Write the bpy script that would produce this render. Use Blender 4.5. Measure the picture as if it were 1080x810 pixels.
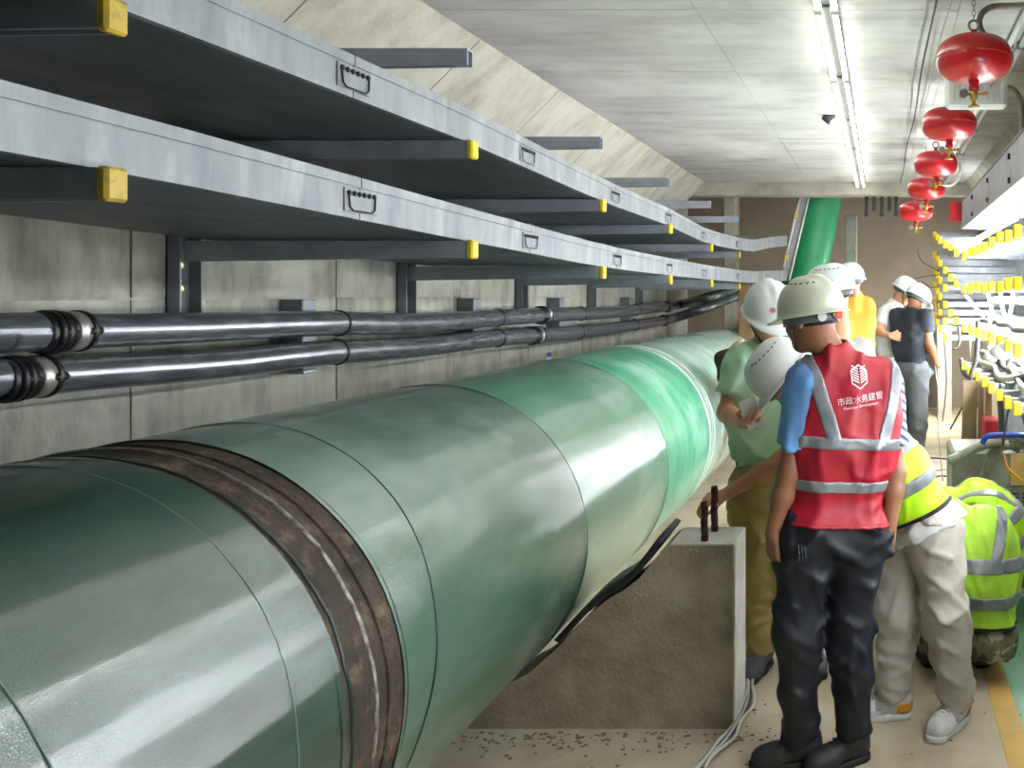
import bpy, math, random
import numpy as np
from mathutils import Vector, Matrix
from mathutils.bvhtree import BVHTree

# ------------------------------------------------------------------ clear
for o in list(bpy.data.objects):
    bpy.data.objects.remove(o)
scn = bpy.context.scene
COL = scn.collection
rng = random.Random(7)

# ------------------------------------------------------------------ camera (looks straight down the tunnel, off-centre crop)
FPX, VX, VY, H = 900.0, 930.0, 312.0, 1.69
cam_d = bpy.data.cameras.new('camera')
cam_d.sensor_width = 36.0
cam_d.sensor_fit = 'HORIZONTAL'
cam_d.lens = FPX / 1080 * 36.0
cam_d.shift_x = -(VX - 540) / 1080
cam_d.shift_y = -(405 - VY) / 1080
cam_d.clip_start = 0.02
cam_d.clip_end = 100
cam = bpy.data.objects.new('camera', cam_d)
cam.location = (0, 0, H)
cam.rotation_euler = (math.pi / 2, 0, 0)
COL.objects.link(cam)
scn.camera = cam

# ------------------------------------------------------------------ world, exposure
w = bpy.data.worlds.new('world')
scn.world = w
w.use_nodes = True
w.node_tree.nodes['Background'].inputs[0].default_value = (0.8, 0.85, 0.9, 1)
w.node_tree.nodes['Background'].inputs[1].default_value = 0.05
scn.view_settings.view_transform = 'Standard'
scn.view_settings.look = 'None'
scn.view_settings.gamma = 1
scn.view_settings.use_curve_mapping = False
scn.view_settings.exposure = 1.15
TUBE_E = 7.0        # ceiling tubes
RACK_E = 54.0        # tubes on the rack
LOOP_E = 6.0
LOW_E = 150.0

def P(x, y, Y):
    return np.array([(x - VX) * Y / FPX, Y, H - (y - VY) * Y / FPX])

# ------------------------------------------------------------------ materials
def lin(c):
    if isinstance(c, str):
        c = [int(c[i:i + 2], 16) / 255 for i in (0, 2, 4)]
    return tuple((v / 12.92 if v <= 0.04045 else ((v + 0.055) / 1.055) ** 2.4) for v in c) + (1,)

V3 = lambda *a: np.array(a, float)
def nrm(v):
    v = np.array(v, float); return v / (np.linalg.norm(v) + 1e-12)
MATS = {}
def mat(name, col, rough=0.6, metal=0.0, col2=None, scale=4.0, stretch=(1, 1, 1), lo=0.35, hi=0.65, detail=6,
        col3=None, scale3=1.2, stretch3=(1, 1, 1), lo3=0.55, hi3=0.7, bump=0.0, bscale=60.0, bstretch=(1, 1, 1), coat=0.0, coat_rough=0.1,
        emit=0.0, spec=0.5, rough2=None, trans=0.0, sheen=0.0):
    m = bpy.data.materials.new(name)
    m.use_nodes = True
    nt = m.node_tree
    b = nt.nodes['Principled BSDF']
    b.inputs['Base Color'].default_value = lin(col)
    b.inputs['Roughness'].default_value = rough
    b.inputs['Metallic'].default_value = metal
    b.inputs['Coat Weight'].default_value = coat
    b.inputs['Coat Roughness'].default_value = coat_rough
    b.inputs['Specular IOR Level'].default_value = spec
    b.inputs['Transmission Weight'].default_value = trans
    b.inputs['Sheen Weight'].default_value = sheen
    if emit > 0:
        b.inputs['Emission Color'].default_value = lin(col)
        b.inputs['Emission Strength'].default_value = emit
    geo = None
    def coords(st):
        nonlocal geo
        if geo is None:
            geo = nt.nodes.new('ShaderNodeNewGeometry')
        mp = nt.nodes.new('ShaderNodeMapping')
        mp.inputs['Scale'].default_value = st
        nt.links.new(geo.outputs['Position'], mp.inputs['Vector'])
        return mp.outputs['Vector']
    def noise(sc, st, dt):
        n = nt.nodes.new('ShaderNodeTexNoise')
        n.inputs['Scale'].default_value = sc
        n.inputs['Detail'].default_value = dt
        n.inputs['Roughness'].default_value = 0.62
        nt.links.new(coords(st), n.inputs['Vector'])
        return n.outputs['Fac']
    def rng_(fac, a, c):
        r = nt.nodes.new('ShaderNodeMapRange')
        r.inputs['From Min'].default_value = a
        r.inputs['From Max'].default_value = c
        nt.links.new(fac, r.inputs['Value'])
        return r.outputs['Result']
    def mix(fac, a, c):
        mx = nt.nodes.new('ShaderNodeMix')
        mx.data_type = 'RGBA'
        nt.links.new(fac, mx.inputs['Factor'])
        for s, v in ((6, a), (7, c)):
            if isinstance(v, tuple):
                mx.inputs[s].default_value = v
            else:
                nt.links.new(v, mx.inputs[s])
        return mx.outputs[2]
    c = lin(col)
    if col2 is not None:
        f = rng_(noise(scale, stretch, detail), lo, hi)
        c = mix(f, c, lin(col2))
        if rough2 is not None:
            r = nt.nodes.new('ShaderNodeMapRange')
            r.inputs['To Min'].default_value = rough
            r.inputs['To Max'].default_value = rough2
            nt.links.new(f, r.inputs['Value'])
            nt.links.new(r.outputs['Result'], b.inputs['Roughness'])
    if col3 is not None:
        c = mix(rng_(noise(scale3, stretch3, 4), lo3, hi3), c, lin(col3))
    if not isinstance(c, tuple):
        nt.links.new(c, b.inputs['Base Color'])
    if bump > 0:
        bp = nt.nodes.new('ShaderNodeBump')
        bp.inputs['Strength'].default_value = bump
        bp.inputs['Distance'].default_value = 0.01
        nt.links.new(noise(bscale, bstretch, 3), bp.inputs['Height'])
        nt.links.new(bp.outputs['Normal'], b.inputs['Normal'])
        if coat > 0:
            nt.links.new(bp.outputs['Normal'], b.inputs['Coat Normal'])
    MATS[name] = m
    return m

M = MATS
mat('wall_concrete', 'aaa698', 0.85, col2='78756a', scale=3.0, stretch=(1, 3.0, 0.9), lo=0.42, hi=0.72, col3='cfcdc2', scale3=1.6, stretch3=(1, 1, 1.6), lo3=0.55, hi3=0.75, bump=0.35, bscale=26, bstretch=(1, 2.5, 1))
mat('wall_concrete_b', 'b2afa2', 0.85, col2='828076', scale=3.4, stretch=(1, 3.4, 0.8), lo=0.42, hi=0.74, col3='d2d0c6', scale3=1.3, lo3=0.55, hi3=0.75, bump=0.35, bscale=26, bstretch=(1, 2.5, 1))
mat('ceiling_concrete', 'c2c1bd', 0.85, col2='a09e99', scale=2.2, stretch=(0.7, 2.4, 1), lo=0.38, hi=0.7, col3='d3d2cd', scale3=1.0, lo3=0.5, hi3=0.7, bump=0.3, bscale=30, bstretch=(0.7, 3, 1))
mat('haunch_concrete', 'b9b4a6', 0.85, col2='989283', scale=3.0, stretch=(1, 1.6, 1), lo=0.4, hi=0.7, bump=0.3, bscale=30)
mat('end_concrete', '8d857a', 0.9, col2='7a736a', scale=1.5, lo=0.35, hi=0.7, bump=0.15, bscale=20)
mat('block_concrete', 'a89c86', 0.9, col2='857a65', scale=5, lo=0.4, hi=0.7, col3='b5ab97', scale3=2.0, bump=0.6, bscale=45)
mat('plaster_white', 'cfcac0', 0.9, col2='b7b0a4', scale=9, lo=0.4, hi=0.7, bump=0.4, bscale=60)
mat('floor_concrete', 'c6b89f', 0.8, col2='a8977b', scale=2.5, lo=0.4, hi=0.72, col3='d8cdb8', scale3=1.1, bump=0.25, bscale=50)
mat('floor_green', '5d8f6a', 0.3, col2='86a78a', scale=2.2, stretch=(2, 1, 1), lo=0.4, hi=0.7, col3='a9b5a8', scale3=5, lo3=0.6, hi3=0.8, bump=0.08, bscale=30)
mat('floor_yellow', 'cfa75a', 0.7, col2='b8976a', scale=8, lo=0.45, hi=0.75)
mat('debris', 'a2977f', 0.95, col2='7d735f', scale=20)
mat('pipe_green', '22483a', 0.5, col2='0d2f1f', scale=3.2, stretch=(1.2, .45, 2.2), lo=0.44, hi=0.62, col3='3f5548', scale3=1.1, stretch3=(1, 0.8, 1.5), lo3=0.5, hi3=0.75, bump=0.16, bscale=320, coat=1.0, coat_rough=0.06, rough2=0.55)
mat('pipe_green_mid_lit', '4d6f5e', 0.5, col2='32614a', scale=2.4, stretch=(1.2, .5, 2), lo=0.4, hi=0.64, col3='8c9f95', scale3=1.1, stretch3=(1, 0.8, 1.5), lo3=0.5, hi3=0.75, bump=0.2, bscale=320, coat=1.0, coat_rough=0.07, rough2=0.55)  # paler copy of the same coating, reflected light put into the colour
mat('pipe_green_far_lit', '4f8c6e', 0.45, col2='2f7d58', scale=2.4, stretch=(1.2, .5, 2), lo=0.38, hi=0.66, col3='93b3a2', scale3=1.1, stretch3=(1, 0.8, 1.5), lo3=0.5, hi3=0.72, bump=0.18, bscale=320, coat=1.0, coat_rough=0.07)  # same coating again, brightening along the pipe put into the colour
for n_ in ('pipe_green', 'pipe_green_mid_lit', 'pipe_green_far_lit'):
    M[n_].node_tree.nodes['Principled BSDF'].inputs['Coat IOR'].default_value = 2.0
mat('pipe_green_bright_lit', '45a078', 0.3, col2='7cbd9d', scale=2.0, stretch=(1, 3, 1), lo=0.4, hi=0.7, col3='b2d4c3', scale3=1.5, lo3=0.55, hi3=0.75, bump=0.06, bscale=60, coat=0.6, coat_rough=0.15)  # green reflections of the bright zone painted into the coating colour
mat('riser_green', '0f8a55', 0.45, col2='3f9a70', scale=1.6, lo=0.4, hi=0.7, bump=0.1, bscale=15)
mat('film_pale', 'b9d3c6', 0.25, col2='93bda8', scale=3, stretch=(1, 3, 1), lo=0.4, hi=0.7, bump=0.15, bscale=14, coat=0.5)
mat('seam_dark', '20352a', 0.35)
mat('seam_pale', '5c7468', 0.3)
mat('weld_brown', '4a3c30', 0.75, col2='2a221b', scale=9, lo=0.35, hi=0.65, col3='6d5c4a', scale3=14, bump=0.6, bscale=60)
mat('weld_bead', 'b8b6ae', 0.4, metal=0.6, col2='5f564c', scale=30, bump=0.5, bscale=120)
mat('rubber_black', '1b1a1c', 0.55, col2='2c2a2c', scale=12, bump=0.3, bscale=60)
mat('galv', '8d9093', 0.5, metal=0.25, col2='72767c', scale=5, stretch=(1, 2.4, 0.5), lo=0.35, hi=0.7, col3='a2a5a7', scale3=10, stretch3=(1, 1, .3), lo3=0.52, hi3=0.75)
mat('galv_dark', '66696c', 0.5, metal=0.3, col2='4f5254', scale=3, stretch=(3, 1, 1), lo=0.4, hi=0.7)
mat('steel_arm', 'a5abb3', 0.5, metal=0.25, col2='8b9199', scale=6, lo=0.4, hi=0.7)
mat('post_steel', '80868c', 0.55, metal=0.3, col2='6a7076', scale=6, lo=0.4, hi=0.7)
mat('yellow_cap', 'e8c81a', 0.5, col2='cfae12', scale=12)
mat('yellow_cap_old', 'c2a230', 0.5, col2='86763a', scale=40, lo=.45, hi=.7)
mat('bolt_dark', '2a2422', 0.5, metal=0.5)
mat('bolt_brass', 'a89a5a', 0.4, metal=0.7)
mat('duct_black', '5a5c62', 0.24, metal=0.4, col2='7b7e84', scale=14, stretch=(1, 0.6, 3), lo=0.45, hi=0.7, coat=0.4, coat_rough=0.15)
mat('duct_stripe', '3a4a7d', 0.3)
mat('clamp_black', '17171a', 0.4)
mat('clamp_steel', 'b5b4ad', 0.35, metal=0.7)
mat('tag_white', 'd9d9e2', 0.5)
mat('tag_blue', '4a4a86', 0.5)
mat('conduit_white', 'd2d4d0', 0.5)
mat('conduit_dark', '41433f', 0.6)
mat('lamp_housing', 'c6c8c4', 0.5)
mat('tube_glow', 'fbfff6', 0.4, emit=TUBE_E)
mat('rack_glow', 'f4faff', 0.4, emit=RACK_E)
mat('low_glow', 'f4faff', 0.4, emit=LOW_E)
mat('loop_glow', 'fbfdff', 0.4, emit=LOOP_E)
mat('fill_glow', 'fff3e0', 0.4, emit=110)  # glow of the added chamber lamp
mat('bulb_glow', 'f2fffb', 0.4, emit=14)
mat('wire_dark', '3a3836', 0.6)
mat('wire_grey', 'a6a398', 0.55)
mat('wire_pale', 'c9c5ba', 0.6)
mat('hose_tan', '8f8468', 0.55, col2='6b6350', scale=20)
mat('ext_red', 'b80d16', 0.34, col2='a00a12', scale=6, coat=0.25, bump=0.03, bscale=20)
mat('ext_metal', '9a958a', 0.35, metal=0.8)
mat('brass', 'b59a4d', 0.35, metal=0.8)
mat('wood', '8a6c46', 0.8, col2='6a5133', scale=4, stretch=(6, 6, 0.6))
mat('board_brown', '7c6a4c', 0.85, col2='6b5a40', scale=4, stretch=(5, 5, .6))
mat('rust', '5c3423', 0.9, col2='2e1c15', scale=30, bump=0.8, bscale=90)
mat('machine_grey', '8f9484', 0.5, col2='7c8173', scale=5)
mat('machine_tan', 'b99a58', 0.6, col2='a3864a', scale=8)
mat('machine_dark', '2c2f2d', 0.6)
mat('blue_paint', '2440a8', 0.35)
mat('red_paint', 'b01822', 0.45)
mat('hose_grey', '9a9a86', 0.6, col2='7f806e', scale=20)
mat('slab_grey', 'a3a49e', 0.8, col2='8c8d88', scale=5)
# people
mat('skin', '99694b', 0.5, col2='87583d', scale=9, bump=0.05, bscale=120)
mat('skin_light', 'd39a76', 0.5, col2='c58a66', scale=9, bump=0.05, bscale=120)
mat('hair', '14110f', 0.6, bump=0.4, bscale=200, bstretch=(1, 1, .2))
mat('lip', '9a5a4b', 0.45)
mat('eye', '17110e', 0.2)
mat('hat_cream', 'c9cbb4', 0.35, coat=0.3, bump=0.01, bscale=40)
mat('hat_white', 'd6dad8', 0.35, coat=0.3, bump=0.01, bscale=40)
mat('hat_tan', 'd6a184', 0.4, coat=0.2)
mat('strap_grey', '5d6266', 0.5)
mat('strap_black', '191a1c', 0.6)
mat('dot_red', 'e0441f', 0.4)
mat('logo_red', 'b7534f', 0.5)
mat('vent_dark', '2d2f2c', 0.7)
mat('vest_red', 'b00a26', 0.55, col2='9a0820', scale=7, bump=0.25, bscale=14, bstretch=(1, 1, .35))
mat('vest_yellow', 'bdf21a', 0.6, col2='a9e010', scale=7, bump=0.25, bscale=14)
mat('vest_yellow_dull', 'b3e23c', 0.65, col2='a0cf35', scale=7, bump=0.2, bscale=14)
mat('reflective', '9a9da0', 0.35, metal=0.25, col2='80848a', scale=10, bump=0.2, bscale=20)
mat('piping_black', '1c1a20', 0.7)
mat('print_white', 'f0e6e6', 0.6)
mat('shirt_blue', '5f90c4', 0.75, bump=0.3, bscale=14)
mat('shirt_mint', 'b9dcbc', 0.8, col2='a5cfa9', scale=5, bump=0.25, bscale=12)
mat('shirt_orange', 'c17a12', 0.8, bump=0.25, bscale=12)
mat('shirt_white', 'd8d8d6', 0.8, bump=0.25, bscale=12)
mat('shirt_dark', '23272f', 0.8, bump=0.25, bscale=12)
mat('shirt_brown', '3d2d22', 0.8, bump=0.25, bscale=12)
mat('pants_navy', '0c0e17', 0.6, col2='131622', scale=6, bump=0.3, bscale=9)
mat('pants_khaki', 'a6925a', 0.8, col2='98854f', scale=5, bump=0.4, bscale=9)
mat('pants_grey', 'b8b2a6', 0.8, col2='aaa498', scale=5, bump=0.4, bscale=9)
mat('pants_darkgrey', '55575a', 0.8, bump=0.4, bscale=9)
mat('pants_black', '15161a', 0.7)
mat('camo', '6c6a4a', 0.85, col2='3e3b30', scale=13, lo=0.47, hi=0.53, detail=2, col3='a89f8a', scale3=11, lo3=0.53, hi3=0.58)
mat('boot_dark', '202124', 0.6, col2='2e2f31', scale=10, bump=0.3, bscale=40)
mat('sole_dark', '16171a', 0.7)
mat('sneaker_white', 'd6d6d4', 0.55, col2='c3c4c4', scale=20, bump=0.2, bscale=50)
mat('sneaker_orange', 'e59a22', 0.5)
mat('shoe_grey', '4c4b52', 0.6)
mat('phone_white', 'd9dbd6', 0.3)

def stripe_mat(name, c1, c2, freq, direction):
    m = bpy.data.materials.new(name)
    m.use_nodes = True
    nt = m.node_tree
    b = nt.nodes['Principled BSDF']
    b.inputs['Roughness'].default_value = 0.8
    geo = nt.nodes.new('ShaderNodeNewGeometry')
    mp = nt.nodes.new('ShaderNodeMapping')
    mp.inputs['Rotation'].default_value = direction
    nt.links.new(geo.outputs['Position'], mp.inputs['Vector'])
    wv = nt.nodes.new('ShaderNodeTexWave')
    wv.inputs['Scale'].default_value = freq
    wv.inputs['Distortion'].default_value = 0.6
    nt.links.new(mp.outputs['Vector'], wv.inputs['Vector'])
    mx = nt.nodes.new('ShaderNodeMix')
    mx.data_type = 'RGBA'
    mx.inputs[6].default_value = lin(c1)
    mx.inputs[7].default_value = lin(c2)
    nt.links.new(wv.outputs['Fac'], mx.inputs['Factor'])
    nt.links.new(mx.outputs[2], b.inputs['Base Color'])
    M[name] = m
stripe_mat('shirt_striped', 'dcdde0', '9a9ca4', 28, (0, 0.6, 0))
stripe_mat('sleeve_pattern', '22325e', 'c7d2e6', 11, (0.3, 1.1, 0))

# ------------------------------------------------------------------ object helpers
WLOC = {}
def newobj(name, data, parent=None, loc=(0, 0, 0)):
    o = bpy.data.objects.new(name, data)
    COL.objects.link(o)
    loc = Vector(loc)
    WLOC[o] = loc
    if parent is not None:
        o.parent = parent
        o.location = loc - WLOC[parent]
    else:
        o.location = loc
    return o

def tag(o, label, cat, group=None, kind=None):
    if label: o['label'] = label
    if cat: o['category'] = cat
    if group: o['group'] = group
    if kind: o['kind'] = kind
    return o

def thing(name, label, cat, loc=(0, 0, 0), group=None):
    o = newobj(name, None, None, loc)
    o.empty_display_size = 0.05
    return tag(o, label, cat, group)

def struct(o):
    o['kind'] = 'structure'
    return o

class MB:
    def __init__(s):
        s.v = []; s.f = []; s.sm = []
    def add(s, v, f, smooth=False):
        n = len(s.v)
        s.v += [tuple(map(float, p)) for p in v]
        s.f += [tuple(i + n for i in q) for q in f]
        s.sm += [smooth] * len(f)
        return s
    def box(s, x0, x1, y0, y1, z0, z1):
        v = [(x, y, z) for z in (z0, z1) for y in (y0, y1) for x in (x0, x1)]
        return s.add(v, [(0, 2, 3, 1), (4, 5, 7, 6), (0, 1, 5, 4), (2, 6, 7, 3), (0, 4, 6, 2), (1, 3, 7, 5)])
    def bbox(s, x0, x1, y0, y1, z0, z1, b=0.005):
        """box with chamfered edges"""
        lo = np.array([x0, y0, z0], float); hi = np.array([x1, y1, z1], float)
        vs = []; idx = {}
        for cx in (0, 1):
            for cy in (0, 1):
                for cz in (0, 1):
                    c = np.where([cx, cy, cz], hi, lo)
                    sg = np.where([cx, cy, cz], -1, 1) * b
                    for a in range(3):
                        p = c + sg; p[a] = c[a]
                        idx[(cx, cy, cz, a)] = len(vs); vs.append(p)
        F = []
        for a in range(3):
            o = [i for i in range(3) if i != a]
            for sd in (0, 1):
                q = []
                for u, w_ in ((0, 0), (1, 0), (1, 1), (0, 1)):
                    c = [0, 0, 0]; c[a] = sd; c[o[0]] = u; c[o[1]] = w_
                    q.append(idx[(*c, a)])
                F.append(q)
        for a in range(3):
            o = [i for i in range(3) if i != a]
            for u in (0, 1):
                for w_ in (0, 1):
                    c0 = [0, 0, 0]; c0[o[0]] = u; c0[o[1]] = w_
                    c1 = list(c0); c1[a] = 1
                    F.append([idx[(*c0, o[0])], idx[(*c1, o[0])], idx[(*c1, o[1])], idx[(*c0, o[1])]])
        for cx in (0, 1):
            for cy in (0, 1):
                for cz in (0, 1):
                    F.append([idx[(cx, cy, cz, a)] for a in range(3)])
        ctr = (lo + hi) / 2
        G = []
        for q in F:
            p = [np.array(vs[i]) for i in q]
            n = np.cross(p[1] - p[0], p[2] - p[0])
            G.append(tuple(q) if n @ (np.mean(p, 0) - ctr) > 0 else tuple(q[::-1]))
        return s.add(vs, G)
    def tube(s, pts, r, n=10, caps=True, closed=False):
        pts = [np.array(p, float) for p in pts]
        N = len(pts)
        rr = r if hasattr(r, '__len__') else [r] * N
        tang = []
        for i in range(N):
            if closed:
                t = pts[(i + 1) % N] - pts[i - 1]
            else:
                t = pts[min(i + 1, N - 1)] - pts[max(i - 1, 0)]
            tang.append(t / (np.linalg.norm(t) + 1e-9))
        a = np.array([0, 0, 1.0]) if abs(tang[0][2]) < 0.9 else np.array([1.0, 0, 0])
        u = np.cross(tang[0], a); u /= np.linalg.norm(u)
        vs = []
        for i in range(N):
            u = u - tang[i] * (u @ tang[i]); u /= np.linalg.norm(u)
            w_ = np.cross(tang[i], u)
            for j in range(n):
                th = 2 * math.pi * j / n
                vs.append(pts[i] + rr[i] * (math.cos(th) * u + math.sin(th) * w_))
        F = []
        for i in range(N if closed else N - 1):
            for j in range(n):
                a0 = i * n + j; a1 = i * n + (j + 1) % n
                b0 = ((i + 1) % N) * n + j; b1 = ((i + 1) % N) * n + (j + 1) % n
                F.append((a0, a1, b1, b0))
        s.add(vs, F, True)
        if caps and not closed:
            m = len(s.v) - len(vs)
            s.f.append(tuple(m + j for j in range(n))[::-1]); s.sm.append(False)
            s.f.append(tuple(m + (N - 1) * n + j for j in range(n))); s.sm.append(False)
        return s
    def lathe(s, prof, c=(0, 0, 0), n=24, axis='z', smooth=True):
        vs = []; F = []
        c = np.array(c, float)
        for (r, z) in prof:
            for j in range(n):
                th = 2 * math.pi * j / n
                x, y = r * math.cos(th), r * math.sin(th)
                q = {'z': (x, y, z), 'y': (y, z, x), 'x': (z, x, y)}[axis]
                vs.append(c + np.array(q))
        for i in range(len(prof) - 1):
            for j in range(n):
                F.append((i * n + j, i * n + (j + 1) % n, (i + 1) * n + (j + 1) % n, (i + 1) * n + j))
        return s.add(vs, F, smooth)
    def sphere(s, c, r, n=12, m=8):
        r = np.array(r if hasattr(r, '__len__') else (r, r, r), float)
        prof = [(math.sin(math.pi * i / m), -math.cos(math.pi * i / m)) for i in range(m + 1)]
        k = len(s.v)
        s.lathe(prof, n=n)
        for i in range(k, len(s.v)):
            s.v[i] = tuple(np.array(s.v[i]) * r + np.array(c))
        return s
    def build(s, name, material, parent=None, label=None, recenter=True):
        v = np.array(s.v, float).reshape(-1, 3)
        c = (v.min(0) + v.max(0)) / 2 if (recenter and len(v)) else np.zeros(3)
        if recenter and parent is None:
            c[2] = v[:, 2].min()
        me = bpy.data.meshes.new(name)
        me.from_pydata((v - c).tolist(), [], s.f)
        if s.f:
            me.polygons.foreach_set('use_smooth', s.sm)
        me.materials.append(M[material] if isinstance(material, str) else material)
        me.validate()
        me.update()
        o = newobj(name, me, parent, c)
        if label: o['label'] = label
        return o

def boxo(name, ext, material, parent=None, b=0.0, label=None):
    m = MB()
    if b: m.bbox(*ext, b)
    else: m.box(*ext)
    return m.build(name, material, parent, label)

def copy_tree(o, loc, scale=None):
    """copy a thing, its parts and their sub-parts; mesh data is shared"""
    def rec(src, par):
        c = src.copy()
        COL.objects.link(c)
        if par is not None: c.parent = par
        for ch in [k for k in src.children]:
            rec(ch, c)
        return c
    r = rec(o, None)
    r.location = loc
    WLOC[r] = Vector(loc)
    return r

def smoothpath(pts, n=6):
    """Catmull-Rom"""
    p = [np.array(q, float) for q in pts]
    p = [2 * p[0] - p[1]] + p + [2 * p[-1] - p[-2]]
    out = []
    for i in range(1, len(p) - 2):
        for j in range(n):
            t = j / n
            out.append(0.5 * ((2 * p[i]) + (-p[i - 1] + p[i + 1]) * t + (2 * p[i - 1] - 5 * p[i] + 4 * p[i + 1] - p[i + 2]) * t * t + (-p[i - 1] + 3 * p[i] - 3 * p[i + 1] + p[i + 2]) * t ** 3))
    out.append(p[-2])
    return out

# ================================================================== THE SETTING
XW, XR, ZC, YB, YE, YF = -2.5, 1.45, 3.0, -4.0, 9.9, 12.9
def slab(corners, n, t):
    """closed slab: four corners of the visible face, n = direction away from the room"""
    c = [np.array(p, float) for p in corners]; n = np.array(n, float) * t
    v = c + [p + n for p in c]
    ctr = np.mean(v, 0)
    F = [(0, 1, 2, 3), (7, 6, 5, 4), (0, 4, 5, 1), (1, 5, 6, 2), (2, 6, 7, 3), (3, 7, 4, 0)]
    G = []
    for q in F:
        a = [np.array(v[i]) for i in q]
        nn = np.cross(a[1] - a[0], a[2] - a[0])
        G.append(q if nn @ (np.mean(a, 0) - ctr) > 0 else q[::-1])
    m = MB(); m.add(v, G)
    return m

fl = struct(boxo('floor', (-3.6, 2.2, YB, YF, -0.2, 0.0), 'floor_concrete'))
fl['label'] = 'dusty beige concrete tunnel floor'
boxo('painted_line', (0.455, 0.55, YB + .1, 5.1, 0.0, 0.003), 'floor_yellow', fl, label='worn yellow painted line')
boxo('green_coating', (0.55, 1.44, YB + .1, 5.1, 0.0, 0.002), 'floor_green', fl, label='glossy green floor coating')
# low kerb/gutter strip along the pipe
wl = struct(boxo('wall_left', (XW - .4, XW - .006, YB, YE + .3, 0, 2.6), 'wall_concrete'))
wl['label'] = 'grey streaked concrete wall behind the trays'
ys = [2.84 + 1.07 * i for i in range(-6, 7)]
zs = [0.0, 0.48, 1.68, 2.56]
for i in range(len(ys) - 1):
    for j in range(3):
        g = 0.004
        slab([(XW + rng.uniform(-.002, .002), a, b) for a, b in ((ys[i] + g, zs[j] + g), (ys[i + 1] - g, zs[j] + g), (ys[i + 1] - g, zs[j + 1] - g), (ys[i] + g, zs[j + 1] - g))], (-1, 0, 0), .0055).build('concrete_panel', rng.choice(['wall_concrete', 'wall_concrete_b']), wl)
hl = struct(slab([(XW, YB, 2.56), (XW, YE, 2.56), (-2.05, YE, 3.006), (-2.05, YB, 3.006)], (-.7, 0, .7), .3).build('wall_haunch_left', 'haunch_concrete'))
hl['label'] = 'sloping concrete haunch between wall and ceiling'
nn = np.array((.7, 0, -.7))
for i in range(len(ys) - 1):
    y0, y1 = ys[i] + .45, min(ys[i + 1] + .45, YE)
    if y1 - y0 < .1: continue
    g = .004; e = nn * .008
    slab([np.array((XW + .01, y0 + g, 2.57)) + e, np.array((XW + .01, y1 - g, 2.57)) + e, np.array((-2.06, y1 - g, 3.0)) + e, np.array((-2.06, y0 + g, 3.0)) + e], (-.7, 0, .7), .008).build('concrete_panel', 'haunch_concrete', hl)
ce = struct(boxo('ceiling', (-2.2, XR + .1, YB, YE, ZC + .006, ZC + .3), 'ceiling_concrete'))
ce['label'] = 'pale concrete tunnel ceiling with board marks'
xs = [-2.05, -0.85, 0.35, 0.98]
for i in range(len(ys) - 1):
    y0, y1 = ys[i], min(ys[i + 1], YE)
    if i == len(ys) - 2: y1 = min(y1, YE)
    for j in range(3):
        z = ZC + rng.uniform(-.002, .002); g = .003
        slab([(xs[j] + g, y0 + g, z), (xs[j + 1] - g, y0 + g, z), (xs[j + 1] - g, y1 - g, z), (xs[j] + g, y1 - g, z)], (0, 0, 1), .005).build('concrete_panel', 'ceiling_concrete', ce)
hr = struct(slab([(XR, YB, 2.5), (XR, YE, 2.5), (.97, YE, 3.006), (.97, YB, 3.006)], (.7, 0, .7), .3).build('wall_haunch_right', 'haunch_concrete'))
wr = struct(boxo('wall_right', (XR, XR + .4, YB, YF, 0, 2.52), 'wall_concrete'))
wb = struct(boxo('wall_back', (XW - .4, XR + .4, YB - .3, YB, 0, 3.3), 'wall_concrete'))
tb = struct(boxo('trim_1', (-2.35, XR + .3, YE, YE + .25, 2.857, 3.3), 'haunch_concrete', b=.02))
tb['label'] = 'downstand beam closing the low ceiling'
# taller chamber behind the beam
we = struct(boxo('wall_far', (-3.6, 2.2, YF, YF + .3, 0, 5.2), 'end_concrete'))
we['label'] = 'plain beige end wall of the chamber'
struct(boxo('wall_chamber_left', (-3.6, -3.3, YE + .35, YF, 0, 5.2), 'end_concrete'))
struct(boxo('wall_chamber_right', (1.45, 1.75, YE + .3, YF, 2.52, 5.2), 'end_concrete'))
struct(boxo('ceiling_chamber', (-3.6, 2.2, YE, YF + .3, 5.2, 5.4), 'end_concrete'))
struct(boxo('wall_chamber_front', (-3.6, 2.2, YE + .05, YE + .25, 3.3, 5.2), 'end_concrete'))
# rounded pilaster where the left wall ends, and the wing wall behind it
m = MB(); m.tube([(XW + .04, YE + .2, 0), (XW + .04, YE + .2, 2.86)], .16, 20)
struct(m.build('trim_2', 'haunch_concrete'))
struct(boxo('trim_3', (-1.95, -1.78, YE + .55, YE + .8, 0, 3.4), 'haunch_concrete', b=.02))
pc = boxo('pillar', (-.47, -.32, 10.9, 11.1, 0, 2.72), 'slab_grey', b=.01)
tag(pc, 'grey square pillar standing before the end wall', 'pillar')

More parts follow.
